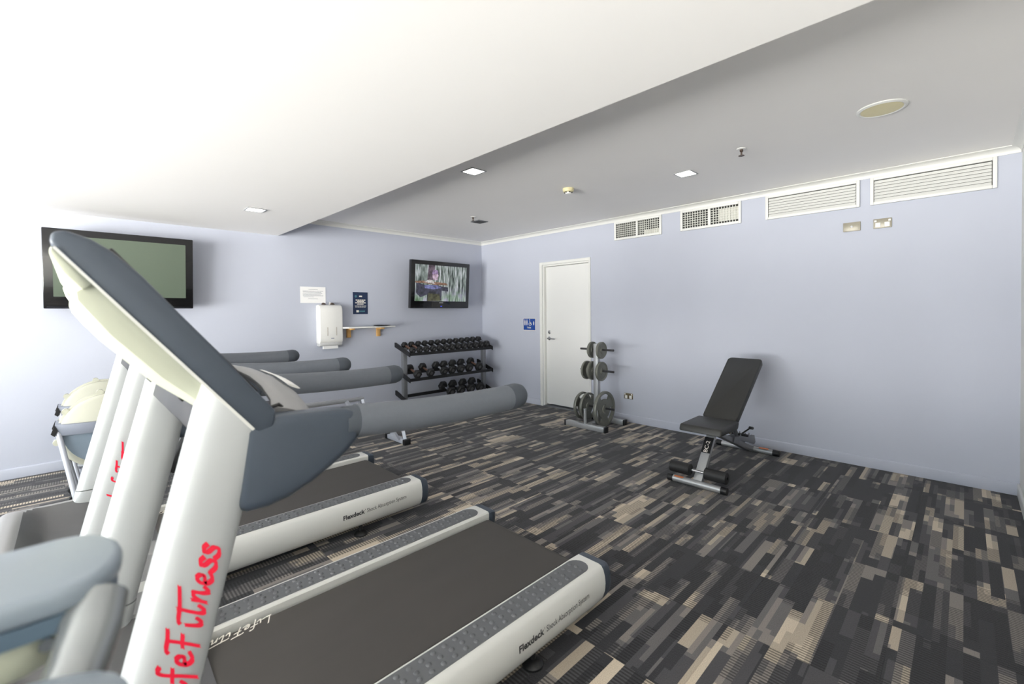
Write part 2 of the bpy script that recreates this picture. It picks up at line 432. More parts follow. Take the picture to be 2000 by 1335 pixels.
# ------------------------------------------------------------------ treadmills
def superell(cx, cy, z, a, b, n=3.1, seg=32):
    r = []
    for k in range(seg):
        t = 2*math.pi*k/seg; c, s = math.cos(t), math.sin(t)
        r.append((cx+a*math.copysign(abs(c)**(2/n), c), cy+b*math.copysign(abs(s)**(2/n), s), z))
    return r
def upx(z): return .125+.246*(z-.65)
def slant(yc):
    ring = superell(0, yc, 0, .072, .0505); o_ = []
    for p in ring:
        z = (1.497-1.233*(p[0]+.125-.246*.65+.028))/(1+1.233*.246); o_.append((upx(z)+p[0], p[1], z))
    return o_
def treadmill(label):
    T = thing('treadmill', label, 'treadmill', (.68, 0, 0), 'treadmills in a row facing the window')
    # running deck
    bm = nb(); box(bm, .2, 1.64, -.335, .335, .11, .196); obj('deck_bed', bm, blackm, T, bevel=.006)
    bm = nb(); pr_ = [(.2, .2), (.2, .214), (1.62, .214)]
    for k in range(1, 7):
        a = math.radians(90-30*k); pr_.append((1.62+.042*math.cos(a), .172+.042*math.sin(a)))
    pr_ += [(1.6, .13), (1.6, .2)]
    prism(bm, pr_, 'y', -.285, .285); belt = obj('running_belt', bm, beltm, T)
    script_logo('belt_lettering', .021, whitem, belt, frame((.52, .292, .2146), (-1, 0, 0), (.35, -1, 0)), .27)
    for s in (-1, 1):
        Y = lambda v: s*v
        sec = [(.31, .2), (.31, .232), (.318, .24), (.43, .24), (.445, .236), (.456, .222), (.464, .195), (.467, .165), (.464, .13), (.452, .095), (.436, .072), (.415, .062), (.34, .062), (.32, .1)]
        bm = nb(); rings = []
        for x, k in [(.12, 1), (1.60, 1), (1.665, .985)]:
            rings.append([(x, Y(.38+(p[0]-.38)*k), .14+(p[1]-.14)*k) for p in sec])
        loft(bm, rings); rail = obj('side_rail', bm, cream, T)
        bm = nb(); rings = []
        for x, k, dz in [(1.662, .99, 0), (1.69, .985, 0), (1.712, .93, -.004), (1.722, .78, -.012)]:
            rings.append([(x, Y(.385+(p[0]-.385)*k), .14+dz+(p[1]-.14)*k) for p in sec])
        loft(bm, rings); obj('rail_end_cap', bm, char, T)
        pts = [(.2, .327), (1.57, .327)]
        for k in range(1, 10):
            a = math.radians(-90+20*k-10); pts.append((1.57+.05*math.cos(a), .377+.05*math.sin(a)))
        pts += [(1.57, .427), (.2, .427)]
        bm = nb(); prism(bm, [(p[0], Y(p[1])) for p in pts], 'z', .2395, .2425); pad = obj('step_pad', bm, padm, rail)
        bm = nb()
        for i in range(28):
            for j, yy in enumerate((.347, .377, .407)):
                x = .33+.0455*i+(.008 if j == 1 else 0)
                loft(bm, [[(x+r*math.cos(2*math.pi*k/8), Y(yy)+r*math.sin(2*math.pi*k/8), z) for k in range(8)] for r, z in ((.0105, .2424), (.0085, .245), (.004, .2466))])
        obj('grip_dots', bm, padm, pad, kind='stuff')
        lo = Y(.4672)
        if s < 0:
            text('rail_lettering', 'Flexdeck', .036, inkm, rail, frame((1.115, lo-.0006, .150), (1, 0, .02), (0, .03, 1)), bold=.0012, width=.135)
            text('rail_lettering_light', "' Shock Absorption System", .034, inkm, rail, frame((1.252, lo-.0006, .1525), (1, 0, .02), (0, .03, 1)), width=.285)
        else:
            text('rail_lettering', 'Flexdeck', .036, inkm, rail, frame((1.535, lo+.0006, .158), (-1, 0, -.02), (0, -.03, 1)), bold=.0012, width=.135)
            text('rail_lettering_light', "' Shock Absorption System", .034, inkm, rail, frame((1.398, lo+.0006, .1555), (-1, 0, -.02), (0, -.03, 1)), width=.285)
        for fx in (.35, 1.25):
            bm = nb(); lathe(bm, [(.042, 0), (.042, .008), (.03, .022), (.012, .026), (.012, .07)], (fx, Y(.405), 0), 'z', 16); obj('levelling_foot', bm, blackm, T)
    # motor hood: a tub with raised rims and a dark scoop between the uprights
    nx, ny = 66, 62
    def hz(x, y):
        u = (x+.36)/.66; e = abs(y)/.465
        top = .385-.05*max(0, (x-.0)/.3)**1.5
        front = min(1, max(0, u/.16)); z = .10+(top-.10)*math.sin(front*math.pi/2)**.6
        z *= (1-.16*e**8)
        return z
    def inscoop(x, y):
        return max(0, 1-(abs(y)/.40)**6)*(lambda q: q*q*(3-2*q))(min(1, max(0, (x+.23)/.12)))
    bm = nb(); G = [[bm.verts.new((-.36+.66*i/nx, -.465+.93*j/ny, hz(-.36+.66*i/nx, -.465+.93*j/ny)-.12*inscoop(-.36+.66*i/nx, -.465+.93*j/ny)*(.55+.45*math.cos(max(-1, min(1, (-.465+.93*j/ny)/.4))*math.pi/2)))) for j in range(ny+1)] for i in range(nx+1)]
    bs = nb(); Gs = {}
    for i in range(nx):
        for j in range(ny):
            xm = -.36+.66*(i+.5)/nx; ymid = -.465+.93*(j+.5)/ny
            q = [(i, j), (i+1, j), (i+1, j+1), (i, j+1)]
            if inscoop(xm, ymid) > .12:
                bs.faces.new([Gs.setdefault(k, bs.verts.new(G[k[0]][k[1]].co)) if k not in Gs else Gs[k] for k in q])
            else: bm.faces.new([G[k[0]][k[1]] for k in q])
    # skirts of the hood
    def wallstrip(idx):
        B = [bm.verts.new((G[i][j].co.x, G[i][j].co.y, .045)) for i, j in idx]
        for k in range(len(idx)-1):
            a, b = idx[k], idx[k+1]; bm.faces.new((G[a[0]][a[1]], G[b[0]][b[1]], B[k+1], B[k]))
    wallstrip([(i, 0) for i in range(nx+1)]); wallstrip([(i, ny) for i in range(nx+1)])
    wallstrip([(0, j) for j in range(ny+1)]); wallstrip([(nx, j) for j in range(ny+1)])
    bmesh.ops.delete(bm, geom=[v for v in bm.verts if not v.link_faces], context='VERTS')
    hood = obj('motor_hood', bm, hoodm, T); obj('hood_scoop', bs, scoopm, hood)
    bm = nb()
    for fx, fy in ((-.25, -.36), (-.25, .36)): lathe(bm, [(.035, 0), (.035, .02), (.02, .05)], (fx, fy, 0), 'z', 14)
    split('front_foot', bm, blackm, T)
    # uprights
    for s in (-1, 1):
        yc = s*.418
        bm = nb(); loft(bm, [superell(upx(z), yc, z, .072, .0505) for z in (.41, .55, .7, .85, 1.0)] + [slant(yc)])
        up = obj('upright', bm, upm, T)
        bm = nb(); loft(bm, [superell(upx(z), yc, z, a, b) for z, a, b in ((.24, .082, .056), (.34, .076, .0525), (.405, .0735, .0515))]); obj('upright_boot', bm, upm, up)
        # text runs up the outer face
        if s < 0: script_logo('upright_lettering', .029, redm, up, frame((upx(.573)+.034, yc-.0508, .573), (.246, 0, 1), (-1, 0, .246)), .318)
        else: script_logo('upright_lettering', .029, redm, up, frame((upx(.573)-.034, yc+.0508, .573), (.246, 0, 1), (1, 0, -.246)), .318)
        # charcoal arm housing and handrail
        pr2 = [(upx(1.13)+.02, 1.128), (.34, 1.134), (.525, 1.122), (.537, 1.044), (.50, 1.012), (.46, .985), (.41, .957), (.361, .937), (.31, .927), (.27, .928), (.245, .94)]
        bm = nb(); y0, y1 = sorted((s*.468, s*.388)); prism(bm, pr2, 'y', y0, y1)
        arm = obj('arm_housing', bm, char, T, bevel=.022, segs=4)
        bm = nb(); tube(bm, [(.50, s*.43, 1.083), (.545, s*.43, 1.083)], .0425, 20); obj('arm_collar', bm, capm, arm)
        pts = [(.535, s*.43, 1.083), (.60, s*.43, 1.078), (.70, s*.43, 1.071), (.79, s*.43, 1.067), (.90, s*.43, 1.064), (1.0, s*.43, 1.063), (1.105, s*.43, 1.064)]
        bm = nb(); tube(bm, pts, .0445, 20); hr = obj('handrail', bm, barm, T)
        bm = nb(); tube(bm, [(1.104, s*.43, 1.064), (1.145, s*.43, 1.0655)], .0452, 20, round_end=True); obj('handrail_end', bm, capm, hr)
    # cross bar with label
    arc = [(.385, -.40, 1.115), (.395, -.36, 1.135), (.405, -.25, 1.155), (.415, -.1, 1.166), (.42, .1, 1.17), (.418, .25, 1.165), (.41, .36, 1.145), (.40, .40, 1.12)]
    bm = nb(); tube(bm, arc, 1, 18, flat=(.052, .02, (.45, 0, .9))); cb = obj('cross_bar', bm, hoodm, T)
    bm = nb(); tube(bm, [(.444, -.24, 1.166), (.448, -.17, 1.172), (.452, -.10, 1.176), (.455, .06, 1.179)], 1, 8, flat=(.02, .0035, (.45, 0, .9))); obj('label_strip', bm, whitep, cb)
    bm = nb(); tube(bm, [(.318, -.40, 1.12), (.335, -.40, 1.145), (.355, -.40, 1.15), (.37, -.40, 1.135), (.372, -.40, 1.11)], .0045, 8); obj('cable', bm, blackm, T)
    # console: charcoal rim slab with cream back shell and dark face
    A = Vector((-.028, 1.500)); d = Vector((.63, -.777)).normalized(); n = Vector((d.y*-1, d.x)); L_ = .512
    P = lambda s_, t_: tuple(A+d*s_+n*t_)
    rim = [P(0, 0), P(L_, -.004), P(L_+.012, .03), P(L_-.012, .056), P(.30, .061), P(.12, .063), P(.06, .058), P(.025, .048), P(-.005, .03), P(-.012, .014)]
    bm = nb(); prism(bm, rim, 'y', -.468, .468); con = obj('console_rim', bm, char, T, bevel=.007, segs=3)
    sh = [P(.088, 0), P(.086, -.040), P(.10, -.052), P(.18, -.062), P(.30, -.058), P(.40, -.040), P(.465, -.018), P(.487, 0)]
    bm = nb(); rings = []
    for yy, k in ((-.425, .25), (-.42, .7), (-.40, .95), (-.36, 1), (.36, 1), (.40, .95), (.42, .7), (.425, .25)):
        rings.append([tuple((A+d*(A_s)+n*(A_t*k))[i] if i != 9 else 0 for i in (0, 1)) for A_s, A_t in [((Vector(p)-A).dot(d), (Vector(p)-A).dot(n)) for p in sh]])
        rings[-1] = [(q[0], yy, q[1]) for q in rings[-1]]
    loft(bm, rings); shell = obj('console_back_shell', bm, shellm, con)
    bm = nb(); prism(bm, [P(.002, 0), P(.012, -.012), P(.05, -.02), P(.09, -.02), P(.09, 0)], 'y', -.44, .44); obj('console_back_top', bm, shellm, con, bevel=.006)
    bm = nb(); prism(bm, [P(.01, -.003), P(.495, -.005), P(.495, .001), P(.01, .001)], 'y', -.4705, -.466); obj('rim_seam', bm, cream, con)
    bm = nb()
    for s_, yy in ((.30, -.33), (.38, -.30), (.20, .1), (.34, .2), (.27, .3)):
        t_ = -.0585 if s_ <= .3 else -.047
        c = P(s_, t_); tube(bm, [(c[0]+n.x*.004, yy, c[1]+n.y*.004), (c[0]-n.x*.002, yy, c[1]-n.y*.002)], .007, 10)
    split('shell_screw', bm, blackm, shell)
    bm = nb(); prism(bm, [P(.05, .059), P(.45, .058), P(.45, .066), P(.05, .067)], 'y', -.42, .42); face = obj('console_face', bm, blackm, con, bevel=.003)
    bm = nb(); prism(bm, [P(.10, .066), P(.28, .066), P(.28, .068), P(.10, .068)], 'y', -.18, .18); obj('display', bm, tvoff, face)
    bm = nb(); prism(bm, [P(.40, -.02), P(.50, -.012), P(.53, -.06), P(.45, -.085)], 'y', -.375, .375); obj('console_bracket', bm, blackm, T, bevel=.006)
    return T
t1 = treadmill('nearest treadmill, white uprights with red script lettering and grey handrails')
t2 = dup(t1); t2['label'] = 'second treadmill, further back, mostly hidden behind the nearest treadmill'
t1.location.y = 1.580; t2.location.y = 3.035

# ------------------------------------------------------------------ rowing machines
def rower(label, yc):
    R = thing('rowing_machine', label, 'rowing machine', (1.2, yc, 0), 'rowing machines along the back wall')
    fx, fz, fr = .17, .575, .255
    bm = nb(); lathe(bm, [(fr-.02, -.075), (fr, -.06), (fr, .06), (fr-.02, .075)], (fx, yc, fz), 'y', 40); fw = obj('flywheel_housing', bm, rowm, R)
    bm = nb(); prism(bm, [(fx+.235*math.cos(math.radians(180+180*k/20)), fz+.02+.235*math.sin(math.radians(180+180*k/20))) for k in range(21)], 'y', yc-.079, yc+.079); obj('lower_guard', bm, mat('rower_blue_grey', (120, 134, 148), .4), fw)
    bm = nb(); lathe(bm, [(fr+.004, -.014), (fr+.012, -.012), (fr+.012, .012), (fr+.004, .014)], (fx, yc, fz), 'y', 40); obj('housing_seam', bm, rowm, fw)
    bm = nb()
    for a in (100, 145, 190):
        q = math.radians(a); lathe(bm, [(.02, -.02), (.02, .02)], (fx+(fr+.012)*math.cos(q), yc, fz+(fr+.012)*math.sin(q)), 'y', 10)
    split('seam_lug', bm, rowm, fw)
    # front plate and cradle
    bm = nb(); prism(bm, [(-.10, fz+.085), (.12, fz+.075), (.20, fz+.0), (-.08, fz+.01)], 'y', yc-.10, yc+.10); pl = obj('front_plate', bm, rowg, R, bevel=.004)
    bm = nb()
    for s in (-1, 1): prism(bm, [(-.100, fz+.086), (-.118, fz+.03), (-.10, fz+.012), (-.085, fz+.05)], 'y', yc+s*.095, yc+s*.106)
    split('plate_end', bm, blackm, pl)
    for s in (-1, 1):
        bm = nb(); tube(bm, [(-.085, yc+s*.085, fz+.04), (.01, yc+s*.20, .075)], .0155, 12); obj('front_leg', bm, roww, R)
    bm = nb(); tube(bm, [(.012, yc-.245, .06), (.012, yc+.245, .06)], .02, 12); obj('front_foot_bar', bm, roww, R)
    for s in (-1, 1):
        bm = nb(); lathe(bm, [(.036, -.014), (.042, -.008), (.042, .008), (.036, .014)], (-.012, yc+s*.262, .042), 'y', 18)
        wh = obj('caster_wheel', bm, blackm, R)
        bm = nb(); lathe(bm, [(.008, -.016), (.008, .016)], (-.012, yc+s*.262, .042), 'y', 10); obj('wheel_hub', bm, whitep, wh)
    bm = nb(); prism(bm, [(.30, .35), (2.47, .33), (2.47, .37), (.30, .43)], 'y', yc-.028, yc+.028); obj('monorail', bm, steel, R, bevel=.006)
    bm = nb(); prism(bm, [(.0, fz-.22), (.42, fz-.2), (.55, .36), (.30, .30)], 'y', yc-.05, yc+.05); obj('main_frame', bm, roww, R, bevel=.006)
    for s in (-1, 1):
        bm = nb(); box(bm, .52, .60, yc+s*.13-.055, yc+s*.13+.055, .20, .48, Matrix.Rotation(math.radians(28), 3, 'Y')); obj('foot_rest', bm, blackm, R, bevel=.01)
    bm = nb(); tube(bm, [(.53, yc-.15, .31), (.53, yc+.15, .31)], .013, 10); obj('foot_axle', bm, steel, R)
    bm = nb(); prism(bm, [(1.3, .405), (1.62, .398), (1.63, .43), (1.58, .45), (1.34, .45)], 'y', yc-.15, yc+.15); obj('seat', bm, blackm, R, bevel=.012)
    bm = nb(); tube(bm, [(.34, yc-.24, .66), (.36, yc-.1, .655), (.36, yc+.1, .655), (.34, yc+.24, .66)], .016, 12); obj('pull_handle', bm, blackm, R)
    bm = nb(); tube(bm, [(.30, yc, .42), (.40, yc, .60), (.355, yc, .655)], .012, 10); obj('handle_hook', bm, blackm, R)
    # rear leg
    bm = nb()
    tube(bm, [(2.25, yc-.03, .35), (2.41, yc-.09, .045)], .022, 4); tube(bm, [(2.45, yc-.03, .345), (2.465, yc-.135, .045)], .022, 4)
    tube(bm, [(2.45, yc+.03, .345), (2.465, yc+.135, .045)], .022, 4)
    split('rear_leg', bm, roww, R)
    bm = nb(); box(bm, 2.425, 2.485, yc-.185, yc+.185, .006, .05); obj('rear_foot_bar', bm, roww, R, bevel=.004)
    for s in (-1, 1):
        bm = nb(); box(bm, 2.418, 2.492, yc+s*.185-.016, yc+s*.185+.026*(1 if s > 0 else 1), 0, .056); obj('foot_cap', bm, blackm, R, bevel=.004)
    return R
rower('rowing machine with cream flywheel housing against the back wall, left television above', 5.08)
rower('nearer rowing machine with cream flywheel housing, its white rear leg seen past the handrails', 4.26)

# ------------------------------------------------------------------ near machine, out of focus at the left
E_ = thing('exercise_machine', 'blurred blue-grey exercise machine with cream underside in the near left corner', 'exercise machine', (-.45, .64, 0))
def stad(x0, xe, y0, y1, n=10, r=None):
    r = r or (y1-y0)/2; p = [(x0, y0), (xe-r, y0)]
    for k in range(1, n):
        a = math.radians(-90+180*k/n); p.append((xe-r+r*math.cos(a), (y0+y1)/2+(y1-y0)/2*math.sin(a)))
    return p+[(xe-r, y1), (x0, y1)]
bm = nb(); prism(bm, stad(-.42, .034, .575, .715, r=.05), 'z', 1.098, 1.122); top = obj('top_pad', bm, mat('near_machine_grey', (128, 138, 148), .4, var=.04), E_, bevel=.008, segs=3)
bm = nb(); prism(bm, stad(-.42, .030, .578, .712, r=.05), 'z', 1.082, 1.098); obj('pad_rim', bm, mat('near_machine_blue', (84, 102, 118), .4, var=.04), E_)
bm = nb(); prism(bm, stad(-.40, .0, .585, .70, r=.05), 'z', 1.045, 1.082); sh_ = obj('cream_underside', bm, shellm, E_, bevel=.01)
bm = nb(); lathe(bm, [(.006, 0), (.006, -.004)], (-.022, .585, 1.073), 'y', 10); obj('underside_screw', bm, chrome, sh_)
bm = nb(); tube(bm, [(.010, .60, 1.09), (.006, .575, 1.074), (-.004, .55, 1.056), (-.016, .525, 1.04), (-.03, .50, 1.025)], [.026, .024, .022, .022, .022], 16); obj('silver_bracket', bm, mat('near_machine_silver', (146, 150, 152), .25, .6, var=.04), E_)
bm = nb(); rings = []
for r, h in ((.035, -.30), (.06, -.12), (.075, -.05), (.078, -.02), (.07, .005), (.045, .022), (.01, .028)): rings.append(superell(-.045, .47, 1.06+h, r*1.05, r, 2.4, 24))
loft(bm, rings); obj('lower_housing', bm, MATS['near_machine_grey'], E_)
bm = nb(); loft(bm, [superell(x, .60, z, .07, .06, 3) for x, z in ((-.30, 1.06), (-.36, .8), (-.42, .5), (-.45, .22))]); obj('mast', bm, upm, E_)
bm = nb(); tube(bm, [(-.07, .48, .84), (-.25, .55, .72), (-.38, .6, .66)], .028, 12); obj('housing_arm', bm, char, E_)
bm = nb(); box(bm, -.85, -.20, .48, .72, .04, .26); obj('base_shroud', bm, hoodm, E_, bevel=.05, segs=4)
for xx in (-.8, -.25):
    bm = nb(); tube(bm, [(xx, .36, .03), (xx, .84, .03)], .03, 12); obj('stabiliser_bar', bm, char, E_)

# ------------------------------------------------------------------ weight bench
B = thing('weight_bench', 'black padded adjustable weight bench with silver frame and raised backrest', 'weight bench', (4.0, 1.455, 0))
yc = 1.455
bm = nb(); prism(bm, [(3.47, .405), (3.84, .395), (3.87, .45), (3.84, .462), (3.49, .458)], 'y', yc-.165, yc+.165); obj('seat', bm, vinyl, B, bevel=.014, segs=3)
dx, dz = .815, .58; bd = Vector((dx, dz)); nn = Vector((-.58, .815))
q0 = Vector((3.865, .455)); q1 = q0+bd*.80
bm = nb(); ring0 = []
for w, tt in ((.0, 0),): pass
corner = []
def padpoly(hw0, hw1, L0, rr):
    p = []
    for cx, cy, a0, w in ((rr, -hw0+rr, 180, 0), (L0-rr, -hw1+rr, 270, 0), (L0-rr, hw1-rr, 0, 0), (rr, hw0-rr, 90, 0)):
        for k in range(5):
            a = math.radians(a0+22.5*k); p.append((cx+rr*math.cos(a), cy+rr*math.sin(a)))
    return p
pp = padpoly(.142, .15, .80, .035)
rings = []
for t_, k in ((0, .975), (.012, 1), (-.045, 1), (-.05, .985)):
    pass
def padring(t_, k):
    return [tuple((q0.x+bd.x*(.4+(p[0]-.4)*k)+nn.x*t_, yc+p[1]*k, q0.y+bd.y*(.4+(p[0]-.4)*k)+nn.y*t_)) for p in pp]
loft(bm, [padring(-.052, .96), padring(-.046, .995), padring(-.008, 1), padring(0, .97)]); obj('backrest', bm, vinyl, B)
bm = nb(); prism(bm, [(3.735, .40), (3.785, .40), (3.475, .03), (3.415, .03)], 'y', yc-.034, yc+.034); post = obj('front_post', bm, steel, B, bevel=.004)
def along(t): return Vector((3.735+(3.415-3.735)*t, .40+(.03-.40)*t))
bm = nb(); a, b = along(.18), along(.46); ex = Vector((-.0022, .0019)); prism(bm, [(a.x, a.y), (b.x, b.y), (b.x+ex.x, b.y+ex.y), (a.x+ex.x, a.y+ex.y)], 'y', yc-.035, yc+.035); stick = obj('post_sticker', bm, blackm, post)
c_ = along(.45); text('post_lettering', 'BC-2', .044, whitem, stick, frame((c_.x-.003, yc-.014, c_.y+.0026), (.32, 0, .37), (0, 1, 0)), bold=.0006, width=.10)
bm = nb(); tube(bm, [(3.42, yc-.20, .028), (3.42, yc+.20, .028)], .026, 14); ff = obj('front_foot_bar', bm, steel, B)
for s in (-1, 1):
    bm = nb(); tube(bm, [(3.42, yc+s*.185, .028), (3.42, yc+s*.228, .028)], .028, 14); obj('foot_cap', bm, blackm, ff)
bm = nb(); box(bm, 3.398, 3.418, yc+.10, yc+.17, .05, .056); obj('warning_sticker', bm, orange, ff)
bm = nb(); tube(bm, [(3.448, yc-.22, .115), (3.448, yc+.22, .115)], .011, 10); ax_ = obj('roller_axle', bm, chrome, B)
for s in (-1, 1):
    bm = nb(); tube(bm, [(3.448, yc+s*.055, .115), (3.448, yc+s*.06, .115), (3.448, yc+s*.215, .115), (3.448, yc+s*.22, .115)], [.038, .046, .046, .038], 18); obj('foam_roller', bm, rubber, B)
bm = nb(); prism(bm, [(3.60, .375), (3.95, .365), (4.02, .40), (3.98, .43), (3.60, .405)], 'y', yc-.03, yc+.03); obj('seat_frame', bm, steel, B, bevel=.004)
bm = nb(); prism(bm, [(3.72, .36), (3.80, .36), (4.66, .055), (4.66, .015), (4.60, .015)], 'y', yc-.03, yc+.03); obj('main_beam', bm, rackst, B, bevel=.004)
bm = nb()
prism(bm, [(4.10, .21), (4.30, .19), (4.62, .085), (4.66, .10), (4.63, .17), (4.55, .19), (4.50, .185), (4.49, .22), (4.46, .19), (4.40, .205), (4.39, .24), (4.36, .21), (4.29, .225), (4.28, .26), (4.25, .235), (4.12, .25)], 'y', yc-.045, yc-.037)
prism(bm, [(4.10, .21), (4.30, .19), (4.62, .085), (4.66, .10), (4.63, .17), (4.55, .19), (4.50, .185), (4.49, .22), (4.46, .19), (4.40, .205), (4.39, .24), (4.36, .21), (4.29, .225), (4.28, .26), (4.25, .235), (4.12, .25)], 'y', yc+.037, yc+.045)
split('ladder_plate', bm, rackst, B)
bm = nb(); tube(bm, [(4.02, yc, .52), (4.28, yc, .24)], .02, 10); obj('support_strut', bm, rackst, B)
bm = nb(); tube(bm, [(4.28, yc-.10, .245), (4.28, yc+.10, .245)], .012, 10); obj('strut_pin', bm, blackm, B)
bm = nb(); tube(bm, [(4.36, yc-.09, .30), (4.42, yc-.09, .285)], .014, 10); tube(bm, [(4.30, yc-.04, .25), (4.37, yc-.09, .298)], .007, 8); obj('strut_handle', bm, blackm, B)
bm = nb(); tube(bm, [(3.84, yc-.03, .37), (3.84, yc-.075, .37)], [.008, .008], 10); tube(bm, [(3.84, yc-.07, .37), (3.84, yc-.10, .37)], [.018, .014], 12); obj('adjusting_knob', bm, yellow, B)
bm = nb(); tube(bm, [(4.66, yc-.22, .028), (4.66, yc+.28, .028)], .026, 14); rf = obj('rear_foot_bar', bm, steel, B)
for y0, y1 in ((-.25, -.195), (.265, .315)):
    bm = nb(); tube(bm, [(4.66, yc+y0, .028), (4.66, yc+y1, .028)], .028, 14); obj('foot_cap', bm, blackm, rf)
bm = nb(); box(bm, 4.635, 4.66, yc-.16, yc-.08, .052, .057); obj('warning_sticker', bm, orange, rf)

# ------------------------------------------------------------------ weight tree and plates
TX, TY = 4.45, 3.085
T = thing('weight_tree', 'silver weight plate tree on a low frame beside the white door', 'weight rack', (TX, TY, 0))
bm = nb(); box(bm, TX-.03, TX+.03, TY-.03, TY+.03, .05, .985); obj('post', bm, steel, T, bevel=.005)
for xx, y0, y1 in ((4.25, 2.83, 3.39), (4.70, 2.86, 3.31)):
    bm = nb(); box(bm, xx-.03, xx+.03, y0, y1, .003, .063); fb = obj('foot_bar', bm, steel, T, bevel=.004)
    for ye in (y0, y1):
        bm = nb(); box(bm, xx-.032, xx+.032, ye-.012, ye+.012, 0, .066); obj('foot_cap', bm, blackm, fb, bevel=.003)
bm = nb(); box(bm, 4.28, 4.67, TY-.03, TY+.03, .004, .06); obj('spine', bm, steel, T, bevel=.004)
bm = nb(); tube(bm, [(4.25, TY+.03, .06), (4.25, TY+.03, .235)], .018, 14); obj('bar_holder', bm, steel, T)
for z in (.915, .665, .225):
    bm = nb(); tube(bm, [(TX, TY-.235, z), (TX, TY+.235, z)], .0125, 12); pg = obj('peg', bm, pegm, T)
def plate(z, y, r, th, label, grp, grips=False):
    bm = nb(); seg = 40
    if not grips:
        lathe(bm, [(.018, -th*.5), (.035, -th*.5), (.04, -th*.3), (r*.80, -th*.3), (r*.86, -th*.5), (r-.004, -th*.5), (r, -th*.35), (r, th*.35), (r-.004, th*.5), (r*.86, th*.5), (r*.8, th*.3), (.04, th*.3), (.035, th*.5), (.018, th*.5), (.018, -th*.5)], (TX, y, z-.003), 'y', seg)
    else:
        # rim ring, hub and web with three grip openings
        lathe(bm, [(r*.86, -th*.5), (r-.005, -th*.5), (r, -th*.3), (r, th*.3), (r-.005, th*.5), (r*.86, th*.5), (r*.86, -th*.5)], (TX, y, z-.003), 'y', seg)
        lathe(bm, [(.018, -th*.5), (.05, -th*.5), (.055, -th*.25), (r*.56, -th*.22), (r*.56, th*.22), (.055, th*.25), (.05, th*.5), (.018, th*.5), (.018, -th*.5)], (TX, y, z-.003), 'y', seg)
        for c in range(3):
            a0, a1 = math.radians(90+60-28+120*c), math.radians(90+60+28+120*c)
            A_, B_ = [], []
            for k in range(9):
                a = a0+(a1-a0)*k/8
                for L, yy in ((A_, y-th*.22), (B_, y+th*.22)):
                    L.append(((TX+r*.55*math.cos(a), yy, z-.003+r*.55*math.sin(a)), (TX+r*.88*math.cos(a), yy, z-.003+r*.88*math.sin(a))))
            rings = [[A_[k][0], A_[k][1], B_[k][1], B_[k][0]] for k in range(9)]
            loft(bm, rings)
    o = obj('weight_plate', bm, platem)
    # raised hub ring
    b2 = nb(); lathe(b2, [(.02, -th*.5-.004), (.034, -th*.5-.004), (.036, -th*.4), (.02, -th*.4)], (TX, y, z-.003), 'y', 20)
    h_ = obj('hub_ring', b2, platem); h_.parent = o
    me = o.data; off = Vector((TX, y, z-.003-r)); me.transform(Matrix.Translation(-off)); h_.data.transform(Matrix.Translation(-off)); o.location = off
    return tag(o, label, 'weight plate', grp)
G_ = 'plates on the weight tree'
plate(.912, TY+.065, .098, .028, 'small grey plate on the top peg, left of the post', G_)
plate(.912, TY-.065, .100, .032, 'small grey plate on the top peg, right of the post', G_)
plate(.662, TY+.062, .112, .030, 'medium grey plate on the middle peg touching the left of the post', G_)
plate(.662, TY+.145, .112, .028, 'outermost medium grey plate at the left end of the middle peg', G_)
plate(.662, TY-.065, .114, .034, 'medium grey plate on the middle peg, right of the post', G_)
plate(.222, TY+.13, .165, .034, 'grip plate on the bottom left peg, nearer the post', G_, True)
plate(.222, TY+.215, .165, .034, 'outer grip plate on the bottom left peg beside the door', G_, True)
plate(.222, TY-.10, .208, .040, 'largest grey grip plate on the bottom right peg', G_, True)

# ------------------------------------------------------------------ dumbbell rack
RX0, RX1 = 3.17, 4.66
K = thing('dumbbell_rack', 'three-tier black and grey dumbbell rack in the corner', 'rack', ((RX0+RX1)/2, 5.36, 0))
for x in (RX0+.035, RX1-.035):
    bm = nb(); box(bm, x-.03, x+.03, 5.33, 5.39, .03, .90); obj('post', bm, rackst, K, bevel=.004)
    bm = nb(); box(bm, x-.03, x+.03, 5.10, 5.62, 0, .05); obj('foot', bm, rackst, K, bevel=.004)
SH = [(.80, .0), (.455, .0), (.135, .0)]
def shz(z, y): return z+(y-5.17)*.30
shelves = []
for z, _ in SH:
    bm = nb()
    for y0 in (5.17, 5.40):
        prism(bm, [(y0, shz(z, y0)), (y0+.075, shz(z, y0+.075)), (y0+.075, shz(z, y0+.075)+.008), (y0+.006, shz(z, y0)+.01), (y0+.006, shz(z, y0)+.04), (y0, shz(z, y0)+.04)], 'x', RX0+.02, RX1-.02)
    s_ = split('shelf', bm, rackbl, K)[0]
    bm = nb()
    for x in (RX0+.0, RX1-.012): prism(bm, [(5.165, shz(z, 5.165)-.012), (5.55, shz(z, 5.55)-.012), (5.55, shz(z, 5.55)+.05), (5.52, shz(z, 5.52)+.06), (5.165, shz(z, 5.165)+.045)], 'x', x, x+.012)
    split('shelf_end', bm, rackbl, s_)
ordn = ['leftmost', 'second', 'third', 'fourth', 'fifth', 'sixth', 'seventh', 'eighth', 'ninth', 'tenth', 'eleventh', 'twelfth', 'thirteenth', 'fourteenth']
